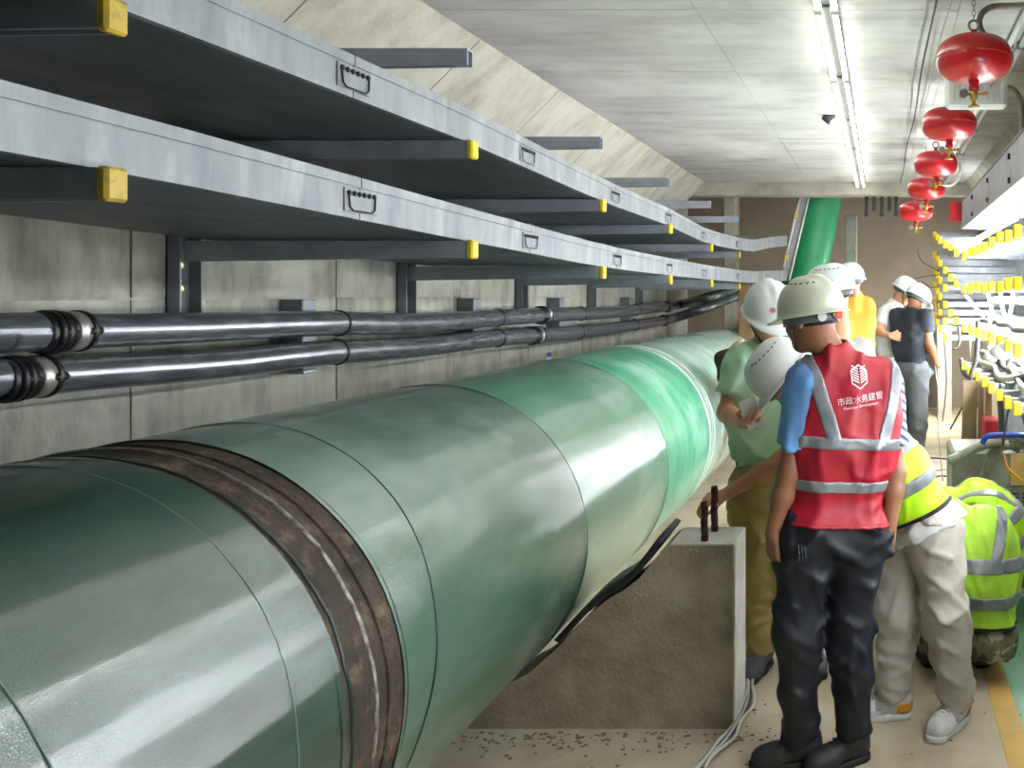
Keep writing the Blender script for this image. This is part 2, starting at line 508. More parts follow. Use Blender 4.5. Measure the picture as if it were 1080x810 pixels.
# ================================================================== BIG PIPE
PX, PZ, PR = -1.756, .737, .606
pipe = thing('steel_pipe', 'huge green coated steel pipe lying along the left wall', 'pipe', (PX, 2.0, 0))
def cyl(y0, y1, r, n=96, seg=1):
    m = MB()
    prof = [(r, y0 + (y1 - y0) * i / seg) for i in range(seg + 1)]
    m.lathe(prof, (PX, 0, PZ), n, 'y')
    m.f = [q[::-1] for q in m.f]
    return m
def orient(m):
    # make faces look outward from the pipe axis
    out = []
    for q in m.f:
        a = [np.array(m.v[i]) for i in q]
        nn_ = np.cross(a[1] - a[0], a[2] - a[0]); c = np.mean(a, 0) - np.array((PX, a[0][1], PZ)); c[1] = 0
        out.append(q if nn_ @ c > 0 else q[::-1])
    m.f = out
    return m
def lobed(y0, y1, r, amp, seed, seg=40, n=128):
    """pipe coating: a tube with slight hand-applied waviness"""
    r0 = random.Random(seed)
    ph = [r0.uniform(0, 6.28) for _ in range(8)]
    v = []; F = []
    for i in range(seg + 1):
        y = y0 + (y1 - y0) * i / seg
        for j in range(n):
            t = 2 * math.pi * j / n
            d = amp * (math.sin(3 * t + 2.1 * y + ph[0]) + .7 * math.sin(7 * t - 3.4 * y + ph[1]) + .5 * math.sin(13 * t + 6 * y + ph[2]) + .6 * math.sin(5.3 * y + ph[3] + 2 * math.sin(2 * t + ph[4])))
            v.append((PX + (r + d) * math.cos(t), y, PZ + (r + d) * math.sin(t)))
    for i in range(seg):
        for j in range(n):
            F.append((i * n + j, (i + 1) * n + j, (i + 1) * n + (j + 1) % n, i * n + (j + 1) % n))
    m = MB(); m.add(v, F, True)
    return orient(m)
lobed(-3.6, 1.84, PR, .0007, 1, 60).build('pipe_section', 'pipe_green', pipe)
lobed(2.06, 3.335, PR, .0008, 2, 24).build('pipe_section', 'pipe_green_mid_lit', pipe)
lobed(3.335, 4.60, PR, .0008, 12, 24).build('pipe_section', 'pipe_green_far_lit', pipe)
lobed(4.60, 5.72, PR + .001, .001, 3, 20).build('pipe_section', 'pipe_green_bright_lit', pipe, 'brighter green freshly coated stretch')
lobed(5.72, 9.0, PR + .002, .0012, 4, 30).build('pipe_section', 'film_pale', pipe, 'stretch wrapped in pale plastic film')
# bare brown weld zone
m = MB(); m.lathe([(PR, 1.82), (PR - .005, 1.835), (PR - .007, 1.87), (PR - .006, 1.93), (PR + .000, 1.945), (PR - .006, 1.96), (PR - .007, 2.02), (PR - .004, 2.06), (PR, 2.075)], (PX, 0, PZ), 128, 'y')
orient(m).build('weld_band', 'weld_brown', pipe, 'bare brown strip around the welded joint')
def ring(yc, tilt, r, wid, hgt, n=128, wob=0.0, seed=0):
    r0 = random.Random(seed); ph = [r0.uniform(0, 6.28) for _ in range(4)]
    v = []; F = []
    for j in range(n):
        t = 2 * math.pi * j / n
        y = yc + tilt * math.sin(t) + wob * (math.sin(9 * t + ph[0]) + .6 * math.sin(23 * t + ph[1]) + .5 * math.sin(51 * t + ph[2]))
        for (dy, dr) in ((-wid, -.001), (-wid * .5, hgt), (wid * .5, hgt), (wid, -.001)):
            v.append((PX + (r + dr) * math.cos(t), y + dy, PZ + (r + dr) * math.sin(t)))
    for j in range(n):
        for k in range(3):
            a = j * 4 + k; b = ((j + 1) % n) * 4 + k
            F.append((a, a + 1, b + 1, b))
    m = MB(); m.add(v, F, True)
    return orient(m)
ring(1.945, 0, PR - .004, .006, .006, wob=.0015, seed=1).build('weld_bead', 'weld_bead', pipe, 'pale metallic weld bead')
ring(2.00, 0, PR - .006, .004, .005, wob=.002, seed=2).build('weld_bead', 'weld_brown', pipe)
ring(1.865, 0.0, PR - .006, .005, .004, wob=.003, seed=5).build('coating_edge', 'seam_dark', pipe)
ring(2.20, .13, PR, .0035, .0022, wob=.001, seed=3).build('wrap_seam', 'seam_dark', pipe)
ring(3.335, 0, PR, .0035, .0018, wob=.0008, seed=4).build('wrap_seam', 'seam_dark', pipe)
for yc, tl, s_ in ((1.235, .02, 6), (1.68, .06, 7), (.6, .02, 9)):
    ring(yc, tl, PR, .0022, .0012, wob=.001, seed=s_).build('wrap_seam', 'seam_pale', pipe)
ring(4.6, .03, PR + .001, .006, .002, wob=.002, seed=8).build('wrap_seam', 'seam_pale', pipe)
for yc, ww in ((5.72, .018), (5.86, .012)):
    ring(yc, .04, PR + .003, ww, .006, wob=.002, seed=int(yc * 10)).build('tape_ring', 'film_pale', pipe)
ring(5.79, .04, PR + .003, .01, .003, wob=.003, seed=11).build('tape_ring', 'wire_grey', pipe)
# far elbow turning up to the riser
riser = thing('riser_pipe', 'bright green pipe rising through the gap in the ceiling', 'pipe', (-.945, 10.5, 0))
pth = smoothpath([(PX, 9.0, PZ), (-1.7, 9.6, .78), (-1.42, 10.2, 1.05), (-1.1, 10.56, 1.5), (-.945, 10.6, 1.98), (-.74, 10.6, 3.05), (-.55, 10.6, 4.0)], 8)
rad = [PR * .98 + (0.27 - PR * .98) * min(1, i / 24) for i in range(len(pth))]
m = MB(); m.tube(pth[:26], rad[:26], 40); m.build('elbow', 'riser_green', pipe, 'green tapering elbow')
m = MB(); m.tube(pth[25:], .268, 40); m.build('pipe_section', 'riser_green', riser)
m = MB(); m.tube([pth[26], pth[26] + (pth[27] - pth[26]) * .4], .285, 40); m.build('collar', 'seam_dark', riser)

# ------------------------------------------------------------------ concrete saddle block under the pipe
blk = thing('concrete_saddle', 'grey brown concrete block cradling the big green pipe', 'concrete block', (-1.6, 3.45, 0))
prof = [(-.581, 0), (-.581, .712), (-.83, .716), (-.86, .695), (-.90, .645), (-.95, .585), (-1.0, .545), (-1.07, .505), (-1.15, .44), (-1.25, .33), (-1.38, .215), (-1.55, .13), (-1.756, .105), (-1.98, .14), (-2.15, .26), (-2.27, .42), (-2.36, .6), (-2.42, .66), (-2.42, 0)]
def extrude(prof, y0, y1):
    m = MB(); n = len(prof)
    v = [(x, y0, z) for x, z in prof] + [(x, y1, z) for x, z in prof]
    F = [tuple(range(n)), tuple(range(n, 2 * n))[::-1]] + [((i + 1) % n, i, i + n, (i + 1) % n + n) for i in range(n)]
    # orientation: profile runs counter-clockwise seen from -y
    m.add(v, F)
    return m
mm = extrude(prof, 3.33, 3.585)
bo = mm.build('block', 'block_concrete', blk)
bo.data.update()
import bmesh
bmx = bmesh.new(); bmx.from_mesh(bo.data)
bmesh.ops.recalc_face_normals(bmx, faces=bmx.faces[:])
bmesh.ops.triangulate(bmx, faces=[f for f in bmx.faces if len(f.verts) > 4])
bmx.to_mesh(bo.data); bmx.free()
# white plaster skin on top and on the side to the walkway
boxo('plaster_top', (-.83, -.577, 3.335, 3.587, .712, .7195), 'plaster_white', blk, b=.003)
boxo('plaster_side', (-.583, -.5725, 3.327, 3.589, .0, .7185), 'plaster_white', blk, b=.003)  # plaster white here also holds the light falling from the right
# crumbly edge along the top front: small chips
m = MB(); r0 = random.Random(3)
for i in range(60):
    x = r0.uniform(-.82, -.6); z = .70 - abs(r0.gauss(0, .022)); s_ = r0.uniform(.004, .011)
    m.sphere((x, 3.331, z), (s_, .004, s_ * .8), 6, 4)
for i in range(40):
    t = r0.uniform(0, 1); x = -.9 - .15 * t; z = .63 - .12 * t - abs(r0.gauss(0, .04)); s_ = r0.uniform(.004, .009)
    m.sphere((x, 3.331, z), (s_, .004, s_), 6, 4)
o = m.build('chipped_edge', 'block_concrete', blk); o['kind'] = 'stuff'
# rubber liner curling out of the saddle
lin_pts = [(-.845, .742), (-.865, .715), (-.905, .662), (-.955, .6), (-1.003, .558), (-1.07, .518), (-1.15, .452), (-1.25, .342)]
v = []; F = []
for (x, z) in lin_pts:
    for dy in (3.31, 3.60):
        v += [(x, dy, z), (x - .022, dy, z + .012)]
for i in range(len(lin_pts) - 1):
    a = i * 4; b = a + 4
    F += [(a, a + 1, b + 1, b), (a + 2, b + 2, b + 3, a + 3), (a, b, b + 2, a + 2), (a + 1, a + 3, b + 3, b + 1)]
F += [(0, 2, 3, 1), (len(v) - 4, len(v) - 3, len(v) - 1, len(v) - 2)]
m = MB(); m.add(v, F, True)
o = m.build('rubber_liner', 'rubber_black', None)
tag(o, 'black rubber liner between green pipe and concrete block', 'rubber liner')
# rebar stubs
for i, (x, y, z1) in enumerate(((-.702, 3.38, .875), (-.690, 3.52, .905))):
    m = MB()
    pts = [(x + .0012 * math.sin(j), y, .715 + (z1 - .715) * j / 10) for j in range(11)]
    m.tube(pts, [.0135 + .002 * (j % 2) for j in range(11)], 10)
    o = m.build('rebar_stub', 'rust')
    tag(o, ['rusty threaded bar on the concrete block, the nearer one', 'rusty threaded bar on the concrete block, the taller rear one'][i], 'steel bar', 'rusty bars on the block')

# ------------------------------------------------------------------ debris along the block foot (uncountable)
m = MB(); r0 = random.Random(5)
for i in range(420):
    x = r0.uniform(-1.75, -.3); y = r0.choice([3.3 - abs(r0.gauss(0, .06)), r0.uniform(2.7, 3.6)]); s_ = r0.uniform(.002, .008)
    if -2.42 < x < -.57 and 3.31 < y < 3.6: continue
    m.sphere((x, y, s_ * .3), (s_ * r0.uniform(.8, 2), s_, s_ * .6), 5, 3)
for i in range(200):
    x = r0.uniform(-.5, .9); y = r0.uniform(2.6, 6.5); s_ = r0.uniform(.002, .005)
    m.sphere((x, y, s_ * .3), (s_ * 2, s_, s_ * .6), 5, 3)
o = m.build('concrete_crumbs', 'debris')
tag(o, 'loose concrete crumbs and grit strewn on the floor', 'debris', kind='stuff')

# ================================================================== LEFT WALL: BRACKETS, TRAYS, DUCTS
XT = -1.48
PY = [1.61 + 1.417 * i for i in range(-3, 6)]          # post stations along the wall
def zlow(y): return np.interp(y, [-3, 1.45, 3.1, 4.5, 5.9, 7.3, 8.7, 9.6], [1.97, 1.937, 1.884, 1.842, 1.834, 1.83, 1.82, 1.86])
def zupp(y): return np.interp(y, [-3, 1.45, 3.1, 4.5, 5.9, 7.3, 8.7, 9.6], [2.25, 2.25, 2.24, 2.19, 2.18, 2.13, 2.14, 2.26])
def ztop(y): return np.interp(y, [-3, 3.1, 4.5, 5.9, 8.7], [2.565, 2.565, 2.515, 2.5, 2.5])
def arm_mesh(xa, xb, y, z, hgt=.058, th=.042):
    """pressed channel arm, top at z, tapering slightly to the tip"""
    m = MB()
    for (ya, yb) in ((y - th / 2, y - th / 2 + .005), (y + th / 2 - .005, y + th / 2)):
        v = [(xa, ya, z - hgt * 1.25), (xb, ya, z - hgt), (xb, ya, z), (xa, ya, z), (xa, yb, z - hgt * 1.25), (xb, yb, z - hgt), (xb, yb, z), (xa, yb, z)]
        m.add(v, [(0, 1, 2, 3), (7, 6, 5, 4), (0, 4, 5, 1), (1, 5, 6, 2), (2, 6, 7, 3), (3, 7, 4, 0)])
    m.box(min(xa, xb), max(xa, xb), y - th / 2 + .0051, y + th / 2 - .0051, z - .006, z)
    return m
def cap_mesh(x, y, z, w_=.05, h_=.066, d_=.024):
    m = MB(); m.bbox(x - d_ * .5, x + d_ * .5, y - w_ / 2, y + w_ / 2, z - h_ + .004, z + .004, .006)
    return m
lab_side = ['behind the camera end of the trays'] 
names_st = ['nearest the camera and out past the frame', 'nearest the camera and out past the frame', 'nearest the camera and out past the frame']
st_lab = {3: 'dark wall bracket at the left edge of the photo holding both trays', 4: 'dark wall bracket with black post above the black ducts',
          5: 'wall bracket second along the wall, just right of the black one', 6: 'wall bracket third along the wall to the right of the black one',
          7: 'wall bracket fourth along the wall, near the far end', 8: 'farthest wall bracket under the tray bend'}
for i, y in enumerate(PY):
    if i < 2: continue
    lab = st_lab.get(i, 'wall bracket beside the camera, out of the picture')
    st = thing('wall_bracket', lab, 'bracket', (XW, y, 1.55), 'brackets carrying the left cable trays')
    zb = zlow(y) - .29
    m = MB(); ox = XW + .001
    m.box(ox, ox + .006, y - .05, y + .05, zb, 2.7 if False else 2.56)
    m.box(ox, ox + .05, y - .05, y - .044, zb, 2.56)
    m.box(ox, ox + .05, y + .044, y + .05, zb, 2.56)
    m.build('post', 'post_steel', st)
    for j, zf in enumerate((zlow, zupp, ztop)):
        z = float(zf(y))
        tip = XT + (.02 if j < 2 else .02)
        a = arm_mesh(XW + .045, tip, y, z - .002).build('arm', 'steel_arm', st)
        if j < 2:
            cap_mesh(tip + .008, y, z - .003).build('end_cap', 'yellow_cap_old' if i < 4 else 'yellow_cap', a, 'yellow plastic end cap')
    for dz in (.03, .11):
        m = MB(); m.lathe([(0, .0), (.017, .0), (.017, .012), (.011, .014), (.011, .024), (0, .024)], (XW + .0075, y - .018, zlow(y) - .06 - dz), 6, 'x', False)
        m.build('bolt', 'bolt_brass', st)

def tray(name, label, zf, hgt, y0, y1, joints, extra):
    """covered cable tray: each length between two joints is one part"""
    cx = (XT + XW) / 2
    t = thing(name, label, 'cable tray', (cx, y0, float(zf(y0))))
    def path(y):
        # front edge X, bottom z
        if y <= 7.2: return XT, float(zf(y))
        return float(np.interp(y, [7.2, 8.2, 9.0, 9.8], [XT, -1.40, -1.26, -1.05])), float(zf(y))
    cuts = [y0] + joints + [y1]
    for a, b in zip(cuts[:-1], cuts[1:]):
        n = max(1, int((b - a) / .4))
        yy = [a + .002 + (b - a - .004) * k / n for k in range(n + 1)]
        side = MB(); bot = MB(); lid = MB()
        def strip(mb, sec):
            m_ = len(sec); vs = []; F = []
            for y in yy:
                xf, zb_ = path(y)
                for (dx, dz) in sec: vs.append((xf + dx, y, zb_ + dz))
            for k in range(len(yy) - 1):
                for q in range(m_):
                    p0 = k * m_ + q; p1 = k * m_ + (q + 1) % m_
                    F.append((p0, p0 + m_, p1 + m_, p1))
            F.append(tuple(range(m_))); F.append(tuple(range((len(yy) - 1) * m_, len(yy) * m_))[::-1])
            mb.add(vs, F)
        wdt = .9
        strip(side, [(0, 0), (0, hgt - .012), (-.004, hgt - .012), (-.004, .004), (-.02, .004), (-.02, 0)])
        strip(bot, [(-.02, .001), (-.02, .004), (-wdt, .004), (-wdt, hgt - .02), (-wdt - .004, hgt - .02), (-wdt - .004, .001)])
        strip(lid, [(.005, hgt - .028), (.005, hgt), (-wdt - .006, hgt), (-wdt - .006, hgt - .004), (.001, hgt - .004), (.001, hgt - .028)])
        for mb, nm, mt_ in ((side, 'side_rail', 'galv'), (bot, 'tray_floor', 'galv_dark'), (lid, 'lid', 'galv')):
            o = mb.build(nm, mt_, t)
    for y in joints:
        xf, zb_ = path(y)
        p = MB(); p.bbox(xf + .0005, xf + .0045, y - .075, y + .075, zb_ + .018, zb_ + hgt - .034, .0015)
        pl = p.build('joint_plate', 'galv', t)
        if y < 6.2:
            for q in range(6):
                b_ = MB(); b_.lathe([(0, .0), (.0075, .0), (.0075, .004), (.004, .007), (0, .007)], (xf + .0045, y - .058 + q * .0232, zb_ + hgt - .048), 8, 'x', False)
                b_.build('bolt', 'bolt_dark', pl)
        else:
            b_ = MB(); b_.box(xf + .0045, xf + .008, y - .055, y + .055, zb_ + hgt - .054, zb_ + hgt - .042)
            b_.build('bolt_row', 'bolt_dark', pl)
        # bent wire bail below the bolts
        b_ = MB(); zt = zb_ + hgt - .048; zl = zb_ + .022
        b_.tube([(xf + .0075, y - .062, zt), (xf + .0085, y - .058, zl + .01), (xf + .0085, y - .045, zl), (xf + .0085, y + .045, zl), (xf + .0085, y + .058, zl + .01), (xf + .0075, y + .062, zt)], .0025, 6)
        b_.build('wire_bail', 'bolt_dark' if y < 3.2 else 'post_steel', pl)
    return t
JT = [1.17 * i + 2.39 for i in range(-4, 7)]
tray('cable_tray', 'upper grey covered cable tray along the left wall', zupp, .118, -3.6, 9.7, [j for j in JT if j < 9.3], 0)
tray('cable_tray', 'lower grey covered cable tray, streaked, just above the ducts', zlow, .118, -3.6, 9.7, [j + .03 for j in JT if j < 9.3], 0)
# ladder riser joining the trays at the far end
lr = thing('tray_riser', 'white edged steep cable ladder beside the rising green pipe', 'cable ladder', (-1.0, 9.85, 1.8))
a0, a1 = P(826, 282, 10.2), P(846.5, 196, 10.2)
b0, b1 = P(832, 296, 10.2), P(856, 196, 10.2)
for p0, p1, nm in ((a0, a1, 'side_rail'), (b0, b1, 'side_rail')):
    m = MB(); m.tube([p0, p1], .014, 4); m.build(nm, 'conduit_white', lr)
m = MB(); m.add([a0 + (0, .02, 0), b0 + (0, .02, 0), b1 + (0, .02, 0), a1 + (0, .02, 0), a0 + (0, .03, 0), b0 + (0, .03, 0), b1 + (0, .03, 0), a1 + (0, .03, 0)], [(0, 1, 2, 3), (7, 6, 5, 4), (0, 4, 5, 1), (1, 5, 6, 2), (2, 6, 7, 3), (3, 7, 4, 0)])
m.build('back_plate', 'steel_arm', lr)
for t_ in (.12, .62):
    p = a0 + (a1 - a0) * t_
    m = MB(); m.bbox(p[0] - .01, p[0] + .035, p[1] - .035, p[1] - .015, p[2] - .02, p[2] + .03, .004); m.build('end_cap', 'yellow_cap', lr)

# two thick black ducts clamped to the wall
def duct(label, zpts, joints, clamps, blocks):
    X = XW + .155
    pts = [P(q[0], q[1], q[2] if len(q) > 2 else FPX * -X / (VX - q[0])) for q in zpts]
    pts = [pts[0] + np.array((0, -3.2, .0))] + pts
    t = thing('cable_duct', label, 'cable duct', (X, 1.5, 1.4))
    pth = smoothpath(pts, 10)
    m = MB(); m.tube(pth, .0525, 24); m.build('duct_pipe', 'duct_black', t)
    arr = np.array(pth)
    def at(x):
        Y = FPX * -X / (VX - x)
        return np.array([np.interp(Y, arr[:, 1], arr[:, 0]), Y, np.interp(Y, arr[:, 1], arr[:, 2])]), Y
    for x in joints:
        c, Y = at(x)
        p = MB()
        for k, (dy, r) in enumerate(((-.05, .058), (-.03, .063), (-.01, .063), (.01, .06))):
            p.lathe([(.052, dy - .009), (r, dy - .006), (r, dy + .006), (.052, dy + .009)], c, 24, 'y')
        j = p.build('coupling', 'clamp_black', t)
        p = MB(); p.lathe([(.053, .022), (.0575, .024), (.0575, .058), (.053, .06)], c, 24, 'y'); p.build('steel_band', 'clamp_steel', j)
        p = MB(); p.lathe([(.053, .06), (.061, .062), (.061, .074), (.053, .076)], c, 24, 'y'); p.build('edge_ring', 'clamp_black', j)
        for dy in (-.01, .066):
            p = MB(); p.tube([c + (.05, dy - .014, .0), c + (.05, dy + .02, .0)], .012, 8)
            p.build('clamp_bolt', 'clamp_black', j)
    for x in clamps:
        c, Y = at(x)
        p = MB(); p.lathe([(.0526, -.006), (.0575, -.005), (.0575, .005), (.0526, .006)], c, 24, 'y'); p.build('hoop', 'clamp_black', t)
    return t, at
d1, at1 = duct('upper of the two thick black ducts clamped on the wall', [(-90, 354), (0, 352), (60, 350), (200, 346), (345, 341), (440, 341), (560, 333), (650, 329), (712, 322), (745, 314, 9.25), (770, 306, 9.7), (800, 292, 10.3)], [58, 571, 705], [357, 524, 612, 672], [])
d2, at2 = duct('lower of the two thick black ducts clamped on the wall', [(-90, 407), (0, 401), (100, 393), (230, 384), (345, 372), (440, 366), (520, 357), (610, 350), (700, 338), (740, 326, 9.2), (768, 316, 9.7), (800, 303, 10.3)], [18, 563, 700], [355, 524, 610, 672], [])
for i, x in enumerate((322, 500, 590, 664)):
    Y = FPX * 2.42 / (VX - x)
    lab = ['dark wall support block of the ducts nearest the camera', 'wall support block of the ducts, second one along', 'wall support block of the ducts, third one along', 'wall support block of the ducts, farthest one'][i]
    s_ = thing('duct_support', lab, 'support', (XW, Y, 1.4), 'support blocks behind the ducts')
    m = MB(); m.bbox(XW + .003, XW + .10, Y - .045, Y + .045, 1.38, 1.675, .004); m.build('channel', 'post_steel', s_)
    m = MB(); m.bbox(XW + .03, XW + .10, Y - .04, Y + .04, 1.365, 1.379, .003); m.build('shelf', 'steel_arm', s_)
# little asset tag on the wall
Y = FPX * 2.5 / (VX - 578)
sg = thing('wall_tag', 'tiny white label with a blue top on the concrete wall', 'label', (XW + .004, Y, 1.69 - 70 * Y / FPX))
c = P(578, 378, Y)
boxo('plate', (XW + .003, XW + .007, Y - .045, Y + .045, c[2] - .045, c[2] + .045), 'tag_white', sg)
boxo('blue_band', (XW + .0072, XW + .0085, Y - .045, Y + .045, c[2] + .012, c[2] + .045), 'tag_blue', sg)
# timber prop standing on the pipe under the tray bend
o = boxo('timber_prop', (-1.485, -1.335, 8.83, 8.97, 1.20, 1.815), 'wood', b=.008)
tag(o, 'brown timber prop wedged between the pipe and the lower tray', 'timber')

# ================================================================== CEILING
def ceil_light(y0, y1, label):
    X = -.245
    t = thing('tube_light', label, 'ceiling light', (X, (y0 + y1) / 2, ZC), 'twin tube lights in a row on the ceiling')
    m = MB(); m.bbox(X - .05, X + .05, y0, y1, ZC - .032, ZC - .002, .004); m.build('housing', 'conduit_dark', t)
    for sx in (-.036, .036):
        m = MB(); m.tube([(X + sx, y0 + .02, ZC - .046), (X + sx, y1 - .02, ZC - .046)], .013, 10); m.build('tube', 'tube_glow', t)
        for ye in (y0 + .012, y1 - .012):
            m = MB(); m.bbox(X + sx - .018, X + sx + .018, ye - .012, ye + .012, ZC - .065, ZC - .0325, .003); m.build('lamp_holder', 'lamp_housing', t)
ord_ = ['first', 'second', 'third', 'fourth', 'fifth', 'sixth']
ly = [2.55 + 1.22 * i for i in range(6)]
for i, y0 in enumerate(ly):
    ceil_light(y0, y0 + 1.2, 'twin white tube light on the ceiling, %s from the camera in the row' % ord_[i])
# small bulb lamp beside the row
bl = thing('bulb_lamp', 'small glowing bulb lamp beside the ceiling tube row', 'lamp', P(882, 130, 6.2))
c = P(882, 131, 6.2)
m = MB(); m.tube([(c[0] - .09, 6.2, ZC - .002), (c[0] - .05, 6.2, ZC - .03), (c[0], 6.2, c[2] + .05)], [.03, .04, .035], 12); m.build('socket', 'conduit_dark', bl)
m = MB(); m.sphere(c, (.045, .045, .055), 14, 10); m.build('bulb', 'bulb_glow', bl)
# two thin wires slung below the ceiling
for i, (xa, xb, lab) in enumerate(((985, 950, 'dark thin wire slung below the ceiling, the left one of two'), (1001, 954, 'thin wire slung below the ceiling with clips, the right one of two'))):
    pa = P(xa, 0, 3.75); pb = P(xb, 198, 9.6)
    pts = []
    for k in range(41):
        t = k / 40
        p = pa + (pb - pa) * ((t * 1.6) - .6)
        sag = .018 * math.sin(8 * t + i)
        pts.append((p[0] + .006 * math.sin(23 * t + i), p[1], min(ZC - .012, 2.955 + .018 * math.sin(9 * t + i * 2))))
    m = MB(); m.tube(pts, .0055 if i == 0 else .004, 6)
    o = m.build('ceiling_wire', 'wire_dark' if i == 0 else 'wire_grey')
    tag(o, lab, 'wire', 'wires under the ceiling')
# white conduits along the right of the ceiling
for i, X in enumerate((.655, .72)):
    t = thing('ceiling_conduit', ['white conduit on the ceiling nearer the red bottles', 'white conduit on the ceiling nearer the right wall'][i], 'conduit', (X, 6, ZC), 'white conduits right of the red bottles')
    m = MB(); m.tube([(X, 1.0, ZC - .02), (X, 9.8, ZC - .02)], .016, 10); m.build('conduit_pipe', 'conduit_white', t)
    for k in range(7):
        y = 2.2 + k * 1.1
        m = MB(); m.bbox(X - .024, X + .024, y - .012, y + .012, ZC - .04, ZC - .001, .004); m.build('clip', 'galv', t)
# tan flexible conduit bend at the top right
m = MB()
m.tube(smoothpath([P(1110, 2, 3.75), P(1075, 6, 3.75), P(1048, 7, 3.75), P(1036, 14, 3.75), P(1033, 26, 3.78), P(1040, 38, 3.85), P(1060, 50, 3.95), P(1066, 62, 4.0), P(1058, 80, 4.05), P(1046, 92, 4.1)], 6), .014, 10)
tag(m.build('flexible_conduit', 'hose_tan'), 'tan flexible conduit curling beside the nearest red bottle', 'conduit')
m = MB()
m.tube(smoothpath([P(1046, 96, 5.0), P(1060, 92, 5.0), P(1072, 97, 5.0), P(1078, 115, 5.0), P(1078, 142, 5.0)], 6), .014, 10)
tag(m.build('flexible_conduit', 'hose_tan'), 'pale bent conduit dropping to the right cable tray', 'conduit')
# white ribbed lamp unit behind the nearest bottle
c = P(1030, 90, 4.5)
lu = thing('ceiling_unit', 'white ribbed box lamp on the ceiling behind the nearest red bottle', 'lamp box', c)
m = MB(); m.bbox(c[0] - .165, c[0] + .165, 4.5, 4.56, c[2] - .12, c[2] + .14, .02); m.build('box', 'conduit_white', lu)
for k in range(9):
    x = c[0] - .12 + k * .03
    m = MB(); m.bbox(x - .004, x + .004, 4.488, 4.5, c[2] - .085, c[2] + .02, .002); m.build('rib', 'lamp_housing', lu)
m = MB(); m.bbox(c[0] - .14, c[0] - .08, 4.494, 4.499, c[2] + .04, c[2] + .07, .001); m.build('sticker', 'tag_blue', lu)
m = MB(); m.tube([(c[0], 4.53, c[2] + .14), (c[0], 4.53, ZC)], .012, 8); m.build('hanger', 'galv', lu)

# hanging red extinguisher bottles
def ext_proto():
    t = thing('hanging_extinguisher', '', 'extinguisher', (0, 0, 0), 'red extinguisher bottles hung in a row from the ceiling')
    R_, Hh = .165, .095
    prof = []
    for i in range(21):
        a = -math.pi / 2 + math.pi * i / 20
        ca, sa = math.cos(a), math.sin(a)
        prof.append((R_ * abs(ca) ** .62, Hh * math.copysign(abs(sa) ** .85, sa)))
    m = MB(); m.lathe(prof, n=40); m.build('bottle', 'ext_red', t, recenter=False)
    m = MB(); m.lathe([(R_ - .001, -.004), (R_ + .002, -.003), (R_ + .002, .003), (R_ - .001, .004)], n=40); m.build('weld_seam', 'ext_red', t, recenter=False)
    m = MB(); m.lathe([(.016, Hh - .01), (.014, Hh + .03), (0, Hh + .03)], n=14); m.build('top_stem', 'ext_red', t, recenter=False)
    m = MB(); m.tube([(.022 * math.cos(a), 0, Hh + .05 + .022 * math.sin(a)) for a in np.linspace(0, 6.283, 17)[:-1]], .006, 8, closed=True); m.build('eye_ring', 'ext_metal', t, recenter=False)
    m = MB(); m.lathe([(.026, -Hh + .01), (.02, -Hh - .02), (.024, -Hh - .03), (.024, -Hh - .045), (0, -Hh - .045)], n=16); m.build('neck', 'ext_red', t, recenter=False)
    v_ = MB(); v_.lathe([(.013, -Hh - .045), (.018, -Hh - .05), (.018, -Hh - .075), (.008, -Hh - .085), (.008, -Hh - .1), (.026, -Hh - .112), (.026, -Hh - .116), (0, -Hh - .116)], n=16)
    vo = v_.build('sprinkler_valve', 'brass', t, recenter=False)
    g = MB(); g.tube([(0, 0, -Hh - .06), (-.045, -.01, -Hh - .06)], .008, 8); g.tube([(-.045, -.022, -Hh - .06), (-.045, -.006, -Hh - .06)], .02, 14); g.build('pressure_gauge', 'ext_metal', vo, recenter=False)
    g = MB(); g.tube([(0, 0, -Hh - .065), (.05, -.01, -Hh - .06)], .007, 8); g.sphere((.052, -.01, -Hh - .06), .011, 8, 6); g.build('filler_port', 'brass', vo, recenter=False)
    return t
proto = ext_proto()
EX = [(1027, 62, 242, 'largest nearest red bottle, hanging in front of the white box'), (1001, 131, 176, 'second red extinguisher bottle from the camera'), (987, 173, 139, 'third red extinguisher bottle from the camera'), (977, 199, 121, 'fourth red extinguisher bottle from the camera'), (966, 223, 109, 'farthest lowest red extinguisher bottle in the row')]
for i, (x, y, k, lab) in enumerate(EX):
    p = P(x, y, FPX / k)
    o = proto if i == 0 else copy_tree(proto, tuple(p))
    o.location = tuple(p); WLOC[o] = Vector(p)
    o['label'] = lab
    # chain to the ceiling
    m = MB(); z0 = p[2] + .095 + .07; q = 0
    n_ = max(2, int((ZC - z0) / .022))
    for q in range(n_):
        zc = z0 + (ZC - z0) * (q + .5) / n_; hh = (ZC - z0) / n_ * .62
        ring_ = [(math.cos(a) * .007, hh * math.sin(a)) for a in np.linspace(0, 6.283, 11)[:-1]]
        m.tube([(p[0] + (u if q % 2 else 0), p[1] + (0 if q % 2 else u), zc + w_) for u, w_ in ring_], .0022, 5, closed=True)
    c_ = m.build('chain', 'ext_metal', None)
    c_.parent = o; c_.location = WLOC[c_] - WLOC[o]
# coiled pale hose behind third/fourth bottle
m = MB()
c0 = P(999, 178, 6.6)
pts = [c0 + np.array((.1 * math.cos(a), .01 * a, .13 * math.sin(a))) for a in np.linspace(-2.2, 1.6, 24)]
m.tube(pts, .013, 8)
tag(m.build('pale_hose', 'wire_pale'), 'pale hose loop hanging behind the third red bottle', 'hose')
o = boxo('red_tag', (.68, .80, 8.55, 8.57, 2.44, 2.63), 'red_paint', b=.004)
o.location.x += .0; tag(o, 'small red sign at the far end of the right tray', 'sign')
